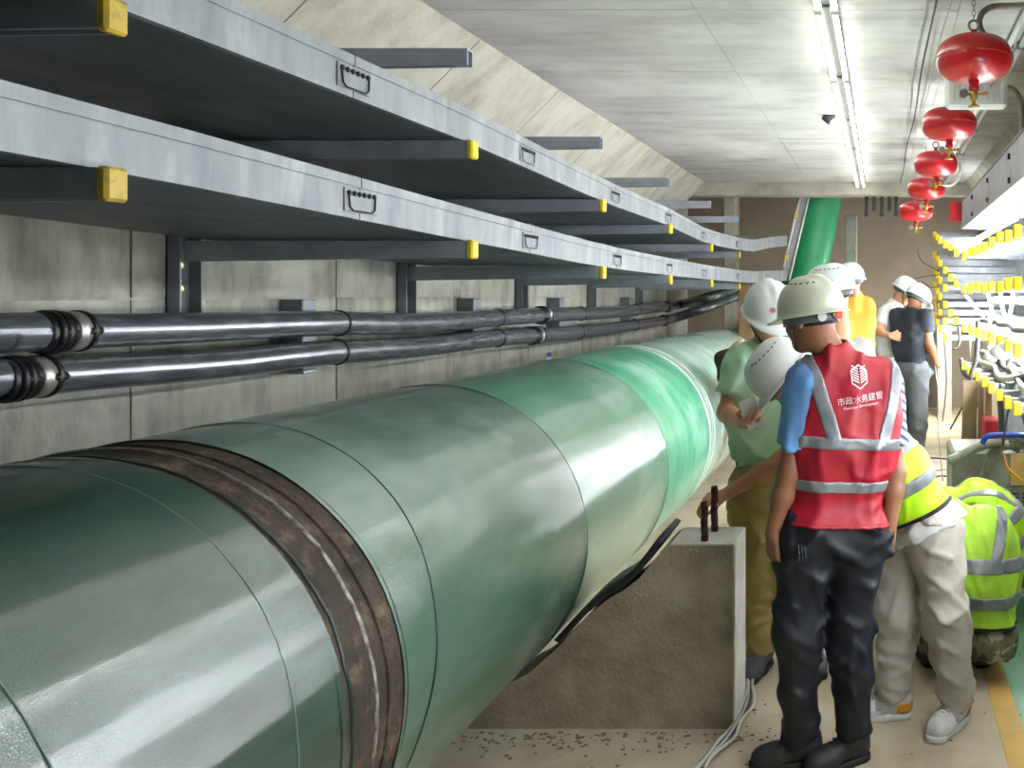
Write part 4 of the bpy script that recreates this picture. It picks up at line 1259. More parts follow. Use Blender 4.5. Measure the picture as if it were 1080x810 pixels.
def person(label, J, fine=1.0, skin='skin', shirt='shirt_white', pants='pants_navy', hat='hat_white', shoe='boot_dark', sole='sole_dark', vest=None,
           sleeve_mat=None, vest_hem=None, shirt_hem=.0, seed=1, hatkw=None, thick=1.0, sneaker=False, hair=True, sleeve=.62, face=True, legt=None):
    """J: joints in world metres. Keys: hipL hipR kneeL kneeR ankL ankR toeL toeR waist chest neck shL shR elL elR wrL wrR head f u (head axes), hand dicts"""
    A = {k: np.array(v, float) for k, v in J.items() if k not in ('handL', 'handR')}
    root_loc = (A['ankL'] + A['ankR']) / 2; root_loc[2] = 0
    t = thing('person', label, 'person', root_loc, 'workers in the tunnel')
    hw = nrm(A['hipR'] - A['hipL']); sw = nrm(A['shR'] - A['shL'])
    pel = (A['hipL'] + A['hipR']) / 2
    ww = nrm(hw + sw); T = thick
    dn = nrm(pel - A['waist'])
    hb = (.0085 if fine == 1.0 else .011) * fine
    # trousers
    legs = []; T0 = T; T = legt or T
    for s_ in 'LR':
        hip, kn, an = A['hip' + s_], A['knee' + s_], A['ank' + s_]
        legs += [rc(hip, kn, .100 * T, .076 * T, .05), rc(kn, an + nrm(kn - an) * .02, .075 * T, .062 * T, .05), rc(hip + nrm(hip - kn) * .03, hip + (kn - hip) * .3, .102 * T, .09 * T, .05)]
    # keep the legs from melting together: build each leg as its own group
    vtop = [(vest_hem - dn * .03, -dn)] if vest is not None else []
    gr = [([rc(A['hipL'], A['hipR'], .108 * T, k=.05), rc(pel - ww * .05, A['waist'] * .6 + pel * .4 - ww * .05, .1 * T, k=.05), rc(pel + ww * .05, A['waist'] * .6 + pel * .4 + ww * .05, .1 * T, k=.05)], [(vest_hem - dn * .035 if vest is not None else pel + (A['waist'] - pel) * .5, A['waist'] - pel)]), (legs[:3], vtop + [(A['ankL'] + nrm(A['kneeL'] - A['ankL']) * .022, A['ankL'] - A['kneeL'])]), (legs[3:], vtop + [(A['ankR'] + nrm(A['kneeR'] - A['ankR']) * .022, A['ankR'] - A['kneeR'])])]
    imesh('trousers', [implicit(gr, hb, wr=(.0125, 44, seed, (1, 1, 1.4)), k=.02)], pants, t)
    # torso + sleeves
    T = T0
    cw, wl_ = .085 * T, .07 * T
    tor = [rc(A['chest'] - sw * cw, A['chest'] + sw * cw, .112 * T, k=.08), rc(A['waist'] - ww * wl_, A['waist'] + ww * wl_, .112 * T, k=.1), rc(pel - hw * .07, pel + hw * .07, .118 * T, k=.08),
           rc(A['shL'] - sw * -.01, A['shR'] - sw * .01, .058 * T, k=.07), rc(A['neck'], (A['shL'] + A['shR']) / 2, .062, .075, .05),
           rc((A['chest'] + A['waist']) / 2 - ww * .08, (A['chest'] + A['waist']) / 2 + ww * .08, .112 * T, k=.1)]
    if vest:
        tor = [p[:3] + (p[3] * .92, p[4] * .92) + p[5:] for p in tor]
        if shirt_hem > 0:
            tor[2] = rc(pel - hw * .08, pel + hw * .08, .138 * T, k=.08)
    hemp = pel + dn * shirt_hem
    gs = [(tor, [(hemp, dn), (A['neck'] + nrm(A['head'] - A['neck']) * .005, A['head'] - A['neck'])])]
    sl_groups = {}
    for s_ in 'LR':
        sh, e_ = A['sh' + s_], A['el' + s_]
        end = sh + (e_ - sh) * sleeve
        sl_groups[s_] = ([rc(sh, sh + (e_ - sh) * (sleeve + .12), .069 * T, .066 * T, .04)], [(end, e_ - sh)])
    if sleeve_mat is None:
        imesh('shirt', [implicit(gs + [sl_groups['L'], sl_groups['R']], hb, wr=(.009, 40, seed + 5, (1.2, 1.2, .7)), k=.04)], shirt, t)
    else:
        imesh('shirt', [implicit(gs + [sl_groups['L']], hb, wr=(.009, 40, seed + 5, (1.2, 1.2, .7)), k=.04)], shirt, t)
        imesh('sleeve', [implicit([sl_groups['R']], hb, wr=(.006, 30, seed + 6))], sleeve_mat, t, 'blue and white patterned sleeve')
    out = {}
    if vest:
        vm, hem = vest, vest_hem
        vt = [rc(A['chest'] - sw * cw, A['chest'] + sw * cw, .127 * T, k=.08), rc(A['waist'] - ww * wl_, A['waist'] + ww * wl_, .130 * T, k=.1), rc(pel - hw * .08, pel + hw * .08, .150 * T, k=.08),
              rc((A['chest'] + A['waist']) / 2 - ww * .08, (A['chest'] + A['waist']) / 2 + ww * .08, .127 * T, k=.1),
              rc(A['shL'] + sw * .035, A['shR'] - sw * .035, .080 * T, k=.07), rc(A['neck'] - nrm(A['head'] - A['neck']) * .01, (A['shL'] + A['shR']) / 2, .082, .09, .05)]
        for s_ in 'LR':
            sg_ = -1 if s_ == 'L' else 1
            sh, e_ = A['sh' + s_], A['el' + s_]
            vt.append(sub(rc(sh + sw * sg_ * .062, sh + sw * sg_ * .062 + nrm(e_ - sh) * .10, .080 * T, .066, .015)))
        vt.append(sub(rc(A['neck'] + nrm(A['head'] - A['neck']) * .03, A['head'], .068, .09, .015)))
        vclip = [(hem, dn)]
        wr_ = (.0075, 46, seed + 9, (1.7, 1.7, .45))
        vo = imesh('safety_vest', [implicit([(vt, [])], hb, clips=vclip, wr=wr_)], vm, t)
        out['vest'] = vo
        ax_ = nrm(A['waist'] - A['chest'])
        def band(pa, pb, na, nb, extra=(), nm='reflective_band'):
            imesh(nm, [implicit([(vt, [])], hb * .8, off=.005, clips=[(pa, na), (pb, nb)] + list(extra), wr=wr_)], 'reflective', vo, 'silver reflective band')
        L = np.linalg.norm(hem - A['chest'])
        c1 = A['chest'] + (hem - A['chest']) * out.get('b1', J.get('b1', .38)); c2 = A['chest'] + (hem - A['chest']) * J.get('b2', .72)
        bw = J.get('bw', .025)
        for c_ in (c1, c2):
            band(c_ - dn * bw, c_ + dn * bw, -dn, dn)
        for sg_ in (-1, 1):
            p = c1 + sw * sg_ * .098 * T; n_ = nrm(sw + sg_ * .27 * dn)
            band(p - sw * .026, p + sw * .026, -n_, n_, [(c1, dn)], 'reflective_strap')
        imesh('hem_piping', [implicit([(vt, [])], hb * .7, off=.003, clips=[(hem - dn * .012, -dn), (hem + dn * .003, dn)], wr=wr_)], 'piping_black' if vm != 'vest_red' else 'vest_red', vo)
    # body: head, neck, arms, hands and the trunk under the clothes in one mesh
    f, u = nrm(A['f']), A['u']; u = nrm(u - f * (u @ f)); r = np.cross(f, u); hc = A['head']
    R3 = np.array([r, f, u])
    hp = [el(hc + u * .025 - f * .012, R3, (.076, .096, .098)), el(hc + f * .022 - u * .05, R3, (.058, .070, .066), .03), rc(hc + f * .055 - u * .095 - r * .018, hc + f * .055 - u * .095 + r * .018, .022, k=.03),
          rc(hc - f * .028 - u * .045, A['neck'] + (A['neck'] - hc) * .25, .053, .058, .03),
          rc(hc + f * .082 + u * .018, hc + f * .106 - u * .020, .008, .0135, .012), rc(hc + f * .092 - u * .026 - r * .012, hc + f * .092 - u * .026 + r * .012, .0085, k=.01),
          rc(hc + f * .083 + u * .030 - r * .035, hc + f * .083 + u * .030 + r * .035, .010, k=.02),
          rc(hc + f * .084 - u * .056 - r * .018, hc + f * .084 - u * .056 + r * .018, .0085, k=.01), rc(hc + f * .083 - u * .068 - r * .014, hc + f * .083 - u * .068 + r * .014, .008, k=.01)]
    for sg_ in (-1, 1):
        hp += [el(hc + r * sg_ * .078 - f * .008 - u * .005, R3, (.010, .021, .033), .008), sub(el(hc + f * .098 + r * sg_ * .031 + u * .008, R3, (.017, .014, .010), .012)), rc(hc + f * .06 - u * .03 + r * sg_ * .04, hc + f * .05 - u * .04 + r * sg_ * .042, .022, k=.03)]
    parts = [implicit([(hp, [])], .0065 * fine)]
    for s_ in 'LR':
        sh, e_, w_ = A['sh' + s_], A['el' + s_], A['wr' + s_]
        hd = J['hand' + s_]
        ap = [rc(sh, e_, .048 * T, .040 * T, .03), rc(e_, e_ + (w_ - e_) * .35, .039 * T, .040 * T, .03), rc(e_ + (w_ - e_) * .35, w_, .039 * T, .027, .03)]
        ap += hand_prims(w_, hd['d'], hd['n'], hd['t'], hd.get('curl', .35), hd.get('thumb', .6))
        parts.append(implicit([(ap, [])], .0052 * fine))
    trunk = [rc(A['chest'] - sw * .07, A['chest'] + sw * .07, .085), rc(A['waist'] - ww * .05, A['waist'] + ww * .05, .085), rc(A['hipL'], A['hipR'], .075), rc(A['shL'], A['shR'], .04), rc(A['neck'], A['chest'], .05, .07)]
    for s_ in 'LR':
        trunk += [rc(A['hip' + s_], A['knee' + s_], .065, .05), rc(A['knee' + s_], A['ank' + s_], .048, .036)]
    parts.append(implicit([(trunk, [])], .02))
    imesh('body', parts, skin, t)
    if face:
        for sg_ in (-1, 1):
            mb = MB(); mb.sphere(hc + f * .0835 + r * sg_ * .031 + u * .008, .0105, 10, 8); mb.build('eye', 'eye', t)
            mb = MB(); mb.tube([hc + f * .092 + r * sg_ * .014 + u * .028, hc + f * .093 + r * sg_ * .033 + u * .034, hc + f * .083 + r * sg_ * .05 + u * .028], [.003, .0042, .002], 6); mb.build('eyebrow', 'hair', t)
        mb = MB(); mb.tube([hc + f * .089 - u * .062 - r * .022, hc + f * .0945 - u * .0615, hc + f * .089 - u * .062 + r * .022], [.0015, .003, .0015], 6); mb.build('mouth', 'lip', t)
    if hair:
        imesh('hair', [implicit([([el(hc + u * .025 - f * .014, R3, (.081, .101, .103))], [(hc - u * .035, -u), (hc + f * .045, nrm(f + u * -.25))]), ], .009 * fine)], 'hair', t)
    if hat:
        out['hat'] = helmet(hc, f, u, hat, t, **(hatkw or {}))
    # shoes
    for s_ in 'LR':
        an = A['ank' + s_]; td = A['toe' + s_]; pitch = td[2]; td = nrm(td)
        z0 = J.get('ground' + s_, 0.0)
        flat = nrm([td[0], td[1], 0]); sd = np.array([flat[1], -flat[0], 0]); up_ = np.array([0, 0, 1.0])
        if abs(td[2]) > .05:
            flat = td; up_ = nrm(np.cross(sd, flat)) 
            up_ = up_ if up_[2] > 0 else -up_
        heel = np.array([an[0], an[1], z0]) - flat * .045 if abs(td[2]) <= .05 else an - up_ * .085 - flat * .045
        toe = heel + flat * .245
        g = heel
        sp = [rc(heel + flat * .015 + up_ * .05, heel + flat * .03 + up_ * .095, .040, .046, .03), rc(heel + flat * .075 + up_ * .058, heel + flat * .17 + up_ * .037, .043, .038, .04), rc(heel + flat * .15 + up_ * .034 - sd * .012, heel + flat * .20 + up_ * .03 - sd * .008, .036, .030, .03), rc(heel + flat * .15 + up_ * .034 + sd * .014, heel + flat * .20 + up_ * .03 + sd * .012, .036, .028, .03),
              rc(heel + flat * .035 + up_ * .09, an * [1, 1, 0] + up_ * (z0 + .118), .044, .040, .03)]
        so = imesh('shoe', [implicit([(sp, [(heel + up_ * .018, -up_)])], .0065 * fine)], shoe, t)
        s2 = [rc(heel + flat * .018 + up_ * .012, heel + flat * .10 + up_ * .012, .044, .040, .03), rc(heel + flat * .10 + up_ * .012, heel + flat * .2 + up_ * .012, .043, .044, .03)]
        imesh('sole', [implicit([(s2, [(heel + up_ * .001, -up_), (heel + up_ * .026, up_)])], .0065 * fine)], sole, so)
        if sneaker:
            bx_ = [(heel + flat * .155, -flat), (heel + flat * .175, flat), (heel + up_ * .03, -up_)]
            imesh('strap', [implicit([(sp, [])], .006, off=.004, clips=[(heel + flat * .10, -flat), (heel + flat * .128, flat), (heel + up_ * .045, -up_)])], 'slab_grey', so)
            imesh('heel_patch', [implicit([(sp, [])], .006, off=.003, clips=[(heel + flat * .04, flat), (heel + up_ * .026, -up_), (heel + up_ * .07, up_)])], 'sneaker_orange', so, 'orange heel patch')
            imesh('tongue_patch', [implicit([(sp, [])], .006, off=.006, clips=[(heel + flat * .075, -flat), (heel + flat * .1, flat), (heel + up_ * .075, -up_), (heel + up_ * .14, up_)])], 'sneaker_orange', so, 'orange tongue patch')
            for q in range(3):
                cc = heel + flat * (.135 + .018 * q) + up_ * (.0895 - .007 * q)
                mb = MB(); mb.tube([cc - sd * .024 - up_ * .008, cc + up_ * .002, cc + sd * .024 - up_ * .008], .004, 6); mb.build('lace', 'wire_grey', so)
        elif shoe == 'boot_dark':
            for q in range(4):
                cc = heel + flat * (.095 + .018 * q) + up_ * (.104 - .0085 * q)
                mb = MB(); mb.tube([cc - sd * .022 - up_ * .004, cc + up_ * .003, cc + sd * .022 - up_ * .004], .003, 6); mb.build('lace', 'strap_black', so)
    return t, out

DOWN = dict(d=(0, 0, -1), n=(0, 1, 0), t=(1, 0, 0))
# --- man in the red vest, back to the camera
red, rout = person('man in a red reflective vest and cream hard hat, back to the camera', dict(
    hipL=P(852, 562, 3.07), hipR=P(906, 562, 3.14), kneeL=P(838, 665, 3.04), kneeR=P(896, 668, 3.12), ankL=P(848, 782, 3.08), ankR=P(899, 778, 3.10), toeL=(-1, -.12, 0), toeR=(-.75, -.45, 0),
    waist=P(884, 500, 3.12), chest=P(896, 428, 3.12), neck=P(876, 374, 3.10), shL=P(847, 402, 3.05), shR=P(934, 400, 3.17), elL=P(831, 500, 3.01), elR=P(944, 498, 3.16), wrL=P(815, 563, 3.0), wrR=P(938, 556, 3.12),
    head=P(855, 335, 3.08), f=(-.8, .6, -.14), u=(-.1, 0, 1), b1=.30, b2=.67, bw=.021,
    handL=dict(d=(.05, .1, -1), n=(.75, .5, 0), t=(-.2, .6, 0), curl=.45, thumb=.25), handR=dict(d=(-.1, .1, -1), n=(-.8, .5, 0), t=(-.2, .6, 0), curl=.4, thumb=.3)),
    shirt='shirt_blue', pants='pants_navy', hat='hat_cream', vest='vest_red', vest_hem=P(888, 549, 3.12), sleeve_mat='sleeve_pattern', shirt_hem=-.07, seed=3, hatkw=dict(s=.95, knob=True), thick=.93, legt=1.0, sleeve=.70)
vo = rout['vest']
nb = nrm((.32, -.95, 0)); rb_ = nrm((.95, .32, 0)); ub = V3(0, 0, 1)
oc = P(908, 398, 3.0)
# emblem: hexagon outline with slanting bars
def hexpts(r): return [(r * .82 * math.sin(a), r * math.cos(a)) for a in [i * math.pi / 3 for i in range(6)]]
def emblem_part(v, f): 
    decal(vo, v, f, oc, rb_, ub, nb, .0055).build('emblem', 'print_white', vo, 'white emblem print')
vv = []; ff = []
ho, hi_ = hexpts(.044), hexpts(.038)
nseg = 4
for i in range(6):
    for s_ in range(nseg):
        a, b = s_ / nseg, (s_ + 1) / nseg
        k = len(vv)
        for (hh) in (ho, hi_):
            p0 = np.array(hh[i]); p1 = np.array(hh[(i + 1) % 6])
            vv += [tuple(p0 + (p1 - p0) * a), tuple(p0 + (p1 - p0) * b)]
        ff.append((k, k + 1, k + 3, k + 2))
for q in range(6):
    y0 = -.024 + q * .0095
    for sg_ in (-1, 1):
        xs_ = [(.003 + .023 * j / 3) * sg_ for j in range(4)]
        for j in range(3):
            k = len(vv)
            sl_ = -.55 * sg_ * -1
            vv += [(xs_[j], y0 + abs(xs_[j]) * .5), (xs_[j + 1], y0 + abs(xs_[j + 1]) * .5), (xs_[j + 1], y0 + abs(xs_[j + 1]) * .5 + .0052), (xs_[j], y0 + abs(xs_[j]) * .5 + .0052)]
            ff.append((k, k + 1, k + 2, k + 3))
emblem_part(vv, ff)
for body, size, dy in (('市政水务建管', .029, -.086), ('Municipal Development', .0138, -.104)):
    v, f = text2d(body, size)
    v = [(a, b + dy + a * .12) for a, b in v]
    decal(vo, v, f, oc, rb_, ub, nb, .006).build('lettering', 'print_white', vo, 'white printed lettering')
# number on the hard hat
hobj, hbase, (hr_, hf_, hu_), hpt = rout['hat']
v, f = text2d('(013)', .019)
ang = math.pi - .30 
nrm_h = nrm(hr_ * math.sin(ang) + hf_ * math.cos(ang))
decal(hobj, v, f, hbase + hu_ * .035 + nrm_h * .1, nrm(np.cross(hu_, nrm_h)), hu_, nrm_h, .0015).build('number', 'vent_dark', hobj)
# back pocket trim on the trousers
m = MB(); pk = P(846, 584, 2.925)
for q in range(3):
    m.tube([pk + V3(-.012 + q * .01, .0, .03), pk + V3(-.008 + q * .012, .0, -.03)], .0016, 5)
o = m.build('key_cord', 'strap_grey', red)

# --- man in the mint shirt holding a phone
person('man in a mint green shirt and khaki trousers looking at a phone', dict(
    hipL=P(838, 520, 3.97), hipR=P(794, 520, 3.94), kneeL=P(850, 612, 3.94), kneeR=P(797, 612, 3.90), ankL=P(857, 684, 3.93), ankR=P(804, 692, 3.88), toeL=(.25, -1, 0), toeR=(-.25, -1, 0),
    waist=P(812, 465, 3.97), chest=P(808, 408, 3.94), neck=P(808, 362, 3.93), shL=P(842, 380, 3.97), shR=P(779, 380, 3.90), elL=P(853, 440, 3.98), elR=P(766, 436, 3.84), wrL=P(846, 500, 3.9), wrR=P(783, 446, 3.63),
    head=P(812, 333, 3.87), f=(.45, -.78, -.40), u=(.12, -.35, .93),
    handL=dict(d=(0, -.2, -1), n=(-1, 0, 0), t=(0, -1, 0)), handR=dict(d=(.55, -.75, .12), n=(.35, .3, .9), t=(-.6, -.3, .3), curl=.5, thumb=.9)),
    shirt='shirt_mint', pants='pants_khaki', hat='hat_white', shoe='shoe_grey', skin='skin_light', seed=11, hatkw=dict(s=1.0, vents=False, badge=True), thick=.95, legt=1.02)
ph = thing('phone', 'pale phone held by the man in the mint shirt', 'phone', P(793, 437, 3.55))
pc_ = P(793, 436, 3.545); pu = nrm((-.25, -.25, .8)); prr = nrm(np.cross(pu, (0, -1, .3))); pn = np.cross(prr, pu)
obox(pc_, prr, pu, pn, .036, .065, .005).build('case', 'phone_white', ph)
obox(pc_ - pn * .0056 * (1 if pn[1] < 0 else -1), prr, pu, pn, .033, .061, .0006).build('screen', 'strap_grey', ph)

# --- man in the bright vest bending down to the block
person('man in a lime vest, light grey trousers and white sneakers bending over', dict(
    hipL=P(984, 558, 3.45), hipR=P(962, 552, 3.60), kneeL=P(999, 648, 3.38), kneeR=P(944, 648, 3.48), ankL=P(1009, 746, 3.38), ankR=P(944, 740, 3.43), toeL=(-.55, -.8, 0), toeR=(-1, -.1, 0),
    waist=P(945, 500, 3.53), chest=P(898, 450, 3.57), neck=P(860, 415, 3.60), shL=P(884, 462, 3.42), shR=P(872, 432, 3.74), elL=P(880, 520, 3.42), elR=P(822, 488, 3.74), wrL=P(892, 580, 3.46), wrR=P(766, 521, 3.69),
    head=P(826, 397, 3.60), f=(-.62, -.12, -.76), u=(-.74, -.2, .64), b1=.34, b2=.70, bw=.027,
    handL=dict(d=(.2, .1, -1), n=(0, 1, 0), t=(-1, 0, 0)), handR=dict(d=(-.95, -.15, -.28), n=(-.1, .3, -.95), t=(-.2, -.9, -.1), curl=.42, thumb=.5)),
    skin='skin_light', shirt='shirt_white', pants='pants_grey', shoe='sneaker_white', sole='hat_white', vest='vest_yellow', vest_hem=P(975, 534, 3.52), seed=21, hatkw=dict(s=1.0), thick=1.0, legt=1.04, shirt_hem=.004, sneaker=True, sleeve=.6)
# --- crouching man with camouflage jacket
person('man squatting in a dull lime vest over a camouflage jacket, seen from behind', dict(
    hipL=P(1000, 672, 3.80), hipR=P(1040, 672, 3.80), kneeL=(.14, 4.12, .42), kneeR=(.52, 4.14, .42), ankL=(.22, 3.93, .09), ankR=(.46, 3.93, .09), toeL=(-.2, 1, 0), toeR=(.2, 1, 0),
    waist=P(1022, 622, 3.80), chest=P(1020, 568, 3.88), neck=P(1000, 545, 4.02), shL=P(978, 562, 3.92), shR=P(1046, 562, 3.92), elL=(.16, 4.12, .5), elR=P(1066, 622, 4.02), wrL=(.22, 4.33, .42), wrR=(.42, 4.22, .42),
    head=(.24, 4.16, .60), f=(-.15, .5, -.8), u=(-.3, .75, .5), b1=.20, b2=.66, bw=.03,
    handL=dict(d=(.3, .6, -.5), n=(.6, 0, -.3), t=(0, .5, .6)), handR=dict(d=(-.4, .6, -.5), n=(-.6, 0, -.3), t=(0, .5, .6))),
    shirt='camo', pants='pants_black', vest='vest_yellow_dull', vest_hem=P(1020, 652, 3.80), shirt_hem=.05, seed=31, thick=1.06, legt=.95, sleeve=.98, hatkw=dict(s=.98))
# --- second crouching man
person('man crouching low in a bright lime vest and tan trousers beside the machine', dict(
    hipL=P(1075, 592, 4.52), hipR=P(1080, 588, 4.70), kneeL=(.42, 4.50, .42), kneeR=(.44, 4.85, .42), ankL=(.62, 4.50, .09), ankR=(.64, 4.8, .09), toeL=(-1, 0, 0), toeR=(-1, .1, 0),
    waist=P(1062, 560, 4.6), chest=P(1032, 535, 4.6), neck=P(998, 530, 4.58), shL=P(1024, 545, 4.43), shR=P(1020, 528, 4.76), elL=(.36, 4.42, .46), elR=(.34, 4.75, .46), wrL=(.24, 4.55, .3), wrR=(.24, 4.72, .3),
    head=P(974, 540, 4.54), f=(-.8, 0, -.5), u=(-.5, 0, .8), b1=.25, b2=.70, bw=.032,
    handL=dict(d=(-.6, .3, -.6), n=(0, 1, 0), t=(-.5, 0, .5)), handR=dict(d=(-.6, -.3, -.6), n=(0, -1, 0), t=(-.5, 0, .5))),
    shirt='shirt_brown', pants='pants_khaki', vest='vest_yellow', vest_hem=P(1078, 575, 4.6), seed=41, thick=1.0, fine=1.25)
# --- striped shirt behind the red vest
person('man in a striped shirt and white hard hat hidden behind the red vest man', dict(
    hipL=P(872, 518, 4.3), hipR=P(906, 518, 4.36), kneeL=P(874, 600, 4.28), kneeR=P(904, 600, 4.34), ankL=P(874, 658, 4.3), ankR=P(903, 656, 4.36), toeL=(-.4, -.6, 0), toeR=(-.6, .6, 0),
    waist=P(890, 465, 4.34), chest=P(890, 400, 4.34), neck=P(883, 346, 4.32), shL=P(850, 370, 4.27), shR=P(908, 372, 4.42), elL=P(850, 430, 4.25), elR=P(918, 430, 4.42), wrL=P(856, 480, 4.2), wrR=P(908, 480, 4.3),
    head=P(875, 310, 4.28), f=(-.85, .2, -.15), u=(-.12, 0, 1),
    handL=DOWN, handR=DOWN), shirt='shirt_striped', pants='pants_navy', shoe='sneaker_white', sole='hat_white', skin='skin_light', seed=51, fine=1.25, thick=.95, hatkw=dict(s=.93))
# --- far men
person('man in an orange shirt and white hard hat standing in the far background', dict(
    hipL=P(888, 418, 6.85), hipR=P(910, 418, 6.95), kneeL=P(888, 478, 6.85), kneeR=P(910, 478, 6.95), ankL=P(888, 520, 6.85), ankR=P(910, 520, 6.95), toeL=(-.5, .8, 0), toeR=(-.4, .8, 0),
    waist=P(899, 385, 6.9), chest=P(899, 342, 6.9), neck=P(899, 311, 6.9), shL=P(882, 321, 6.85), shR=P(914, 322, 6.98), elL=P(878, 360, 6.85), elR=P(917, 360, 6.98), wrL=P(878, 390, 6.75), wrR=P(914, 392, 6.95),
    head=P(896, 296, 6.88), f=(-.75, .55, -.05), u=(0, 0, 1), handL=DOWN, handR=DOWN), shirt='shirt_orange', pants='pants_darkgrey', skin='skin', seed=61, fine=1.7, thick=.95, hatkw=dict(s=.9, vents=False))
person('man in a white shirt leaning forward beside the one in black', dict(
    hipL=P(938, 392, 8.62), hipR=P(940, 392, 8.44), kneeL=P(941, 445, 8.62), kneeR=P(943, 445, 8.42), ankL=P(940, 482, 8.62), ankR=P(941, 484, 8.42), toeL=(1, .1, 0), toeR=(1, -.1, 0),
    waist=P(937, 368, 8.52), chest=P(938, 340, 8.5), neck=P(946, 318, 8.5), shL=P(944, 326, 8.66), shR=P(935, 328, 8.34), elL=P(944, 350, 8.7), elR=P(926, 350, 8.28), wrL=P(952, 368, 8.7), wrR=P(939, 354, 8.12),
    head=P(954, 308, 8.48), f=(.82, -.1, -.5), u=(.5, 0, .85), handL=DOWN, handR=dict(d=(.9, -.2, -.1), n=(0, 1, 0), t=(0, 0, 1))), shirt='shirt_white', pants='pants_darkgrey', skin='skin_light', seed=71, fine=1.7, thick=.92, hatkw=dict(s=.95, vents=False))
person('man in a black shirt and grey trousers reaching for cables in the background', dict(
    hipL=P(954, 394, 8.26), hipR=P(969, 394, 8.12), kneeL=P(953, 450, 8.24), kneeR=P(968, 450, 8.1), ankL=P(953, 490, 8.24), ankR=P(968, 491, 8.1), toeL=(.5, .8, 0), toeR=(.7, .6, 0),
    waist=P(960, 370, 8.2), chest=P(961, 346, 8.18), neck=P(965, 325, 8.16), shL=P(947, 332, 8.27), shR=P(977, 333, 8.05), elL=P(947, 358, 8.35), elR=P(980, 362, 8.03), wrL=P(953, 378, 8.45), wrR=P(986, 379, 8.12),
    head=P(968, 316, 8.17), f=(.68, .45, -.45), u=(.35, .2, .9), handL=DOWN, handR=dict(d=(.4, .4, -.6), n=(-.7, .3, 0), t=(0, .8, .3))), shirt='shirt_dark', pants='pants_darkgrey', seed=81, fine=1.7, thick=.98, hatkw=dict(s=.95, vents=False))
person('man stooping in dark clothes with a peach hard hat beyond the mint shirt', dict(
    hipL=P(805, 432, 6.35), hipR=P(785, 432, 6.35), kneeL=P(808, 495, 6.2), kneeR=P(788, 495, 6.2), ankL=P(808, 542, 6.35), ankR=P(790, 542, 6.35), toeL=(.1, -1, 0), toeR=(0, -1, 0),
    waist=P(795, 405, 6.3), chest=P(790, 385, 6.15), neck=P(786, 372, 6.0), shL=P(812, 382, 6.1), shR=P(765, 380, 6.1), elL=P(816, 420, 6.0), elR=P(768, 415, 5.95), wrL=P(805, 450, 5.9), wrR=P(785, 445, 5.85),
    head=P(783, 380, 5.9), f=(.1, -.7, -.7), u=(0, -.7, .7), handL=DOWN, handR=DOWN), shirt='shirt_brown', pants='pants_black', hat='hat_tan', seed=91, fine=1.7, thick=.92, hatkw=dict(s=.85, vents=False))

# ================================================================== CLUTTER ON THE FLOOR
# grey engine machine behind the crouching men
mc = thing('welding_machine', 'grey portable machine with a coiled hose by the right rack', 'machine', (.72, 5.55, 0))
def mbx(nm, x0, x1, y0, y1, z0, z1, mt_, par=mc, b=.02):
    m = MB(); m.bbox(x0, x1, y0, y1, z0, z1, b); return m.build(nm, mt_, par)
body_ = mbx('body', .44, 1.0, 5.35, 5.8, .22, .72, 'machine_grey')
mbx('control_panel', .80, .99, 5.338, 5.35, .50, .70, 'machine_tan', mc, .004)
mbx('top_handle', .80, .98, 5.40, 5.55, .73, .80, 'machine_grey', mc, .015)
mbx('handle_recess', .82, .96, 5.392, 5.40, .745, .785, 'machine_dark', mc, .002)
for q in range(8):
    mbx('vent_slat', .74, .86, 5.343, 5.35, .27 + q * .025, .28 + q * .025, 'machine_dark', body_, .001)
    mbx('vent_slat', .88, .99, 5.343, 5.35, .27 + q * .025, .28 + q * .025, 'machine_dark', body_, .001)
for x in (.5, .94):
    for y in (5.42, 5.74):
        m = MB(); m.lathe([(0, -.03), (.1, -.03), (.11, -.015), (.11, .015), (.1, .03), (0, .03)], (x, y, .11), 18, 'x'); m.build('wheel', 'machine_dark', mc)
mbx('chassis', .46, .98, 5.38, 5.78, .12, .22, 'machine_dark', mc, .01)
v, f = text2d('CR', .06)
m = MB(); m.add([(.56 + a, 5.347, .585 + b) for a, b in v], f); m.build('lettering', 'logo_red', mc, 'red lettering')
# hose coil draped over it
hc_ = thing('hose_coil', 'grey hose coiled over the portable machine', 'hose', (.7, 5.33, .3))
for q in range(6):
    rr_ = .24 + .018 * q
    pts = [np.array((.79 + q * .004 + rr_ * .62 * math.cos(a), 5.33 - .012 * q * .6 + .05 * math.cos(a * 1), .50 + rr_ * 1.0 * math.sin(a))) for a in np.linspace(1.1, 4.6, 18)]
    m = MB(); m.tube(pts, .0115, 8); m.build('hose_turn', 'hose_grey', hc_)
pts = smoothpath([P(1000, 486, 5.2), P(1012, 481, 5.2), P(1028, 473, 5.2), P(1045, 468, 5.25), P(1062, 468, 5.3)], 6)
m = MB(); m.tube(pts, .028, 10); tag(m.build('cable_sleeve', 'hose_grey'), 'thick grey sleeved hose lying across the machine top', 'hose')
m = MB(); m.tube(smoothpath([P(1058, 476, 5.25), P(1062, 492, 5.25), P(1072, 502, 5.25), P(1085, 512, 5.25)], 6), .007, 8); tag(m.build('orange_wire_lead', 'sneaker_orange'), 'orange cord hanging down the machine front', 'cord')
# blue bar
m = MB(); m.tube(smoothpath([P(1036, 468, 5.1), P(1040, 461, 5.1), P(1050, 459, 5.1), P(1075, 459, 5.1), P(1110, 460, 5.1)], 6), .017, 10); tag(m.build('blue_bar', 'blue_paint'), 'blue bent metal bar above the portable machine', 'bar')
o = boxo('red_box', (.72, .84, 5.95, 6.2, .0, .82), 'red_paint', b=.01); tag(o, 'red metal box behind the blue bar', 'box')
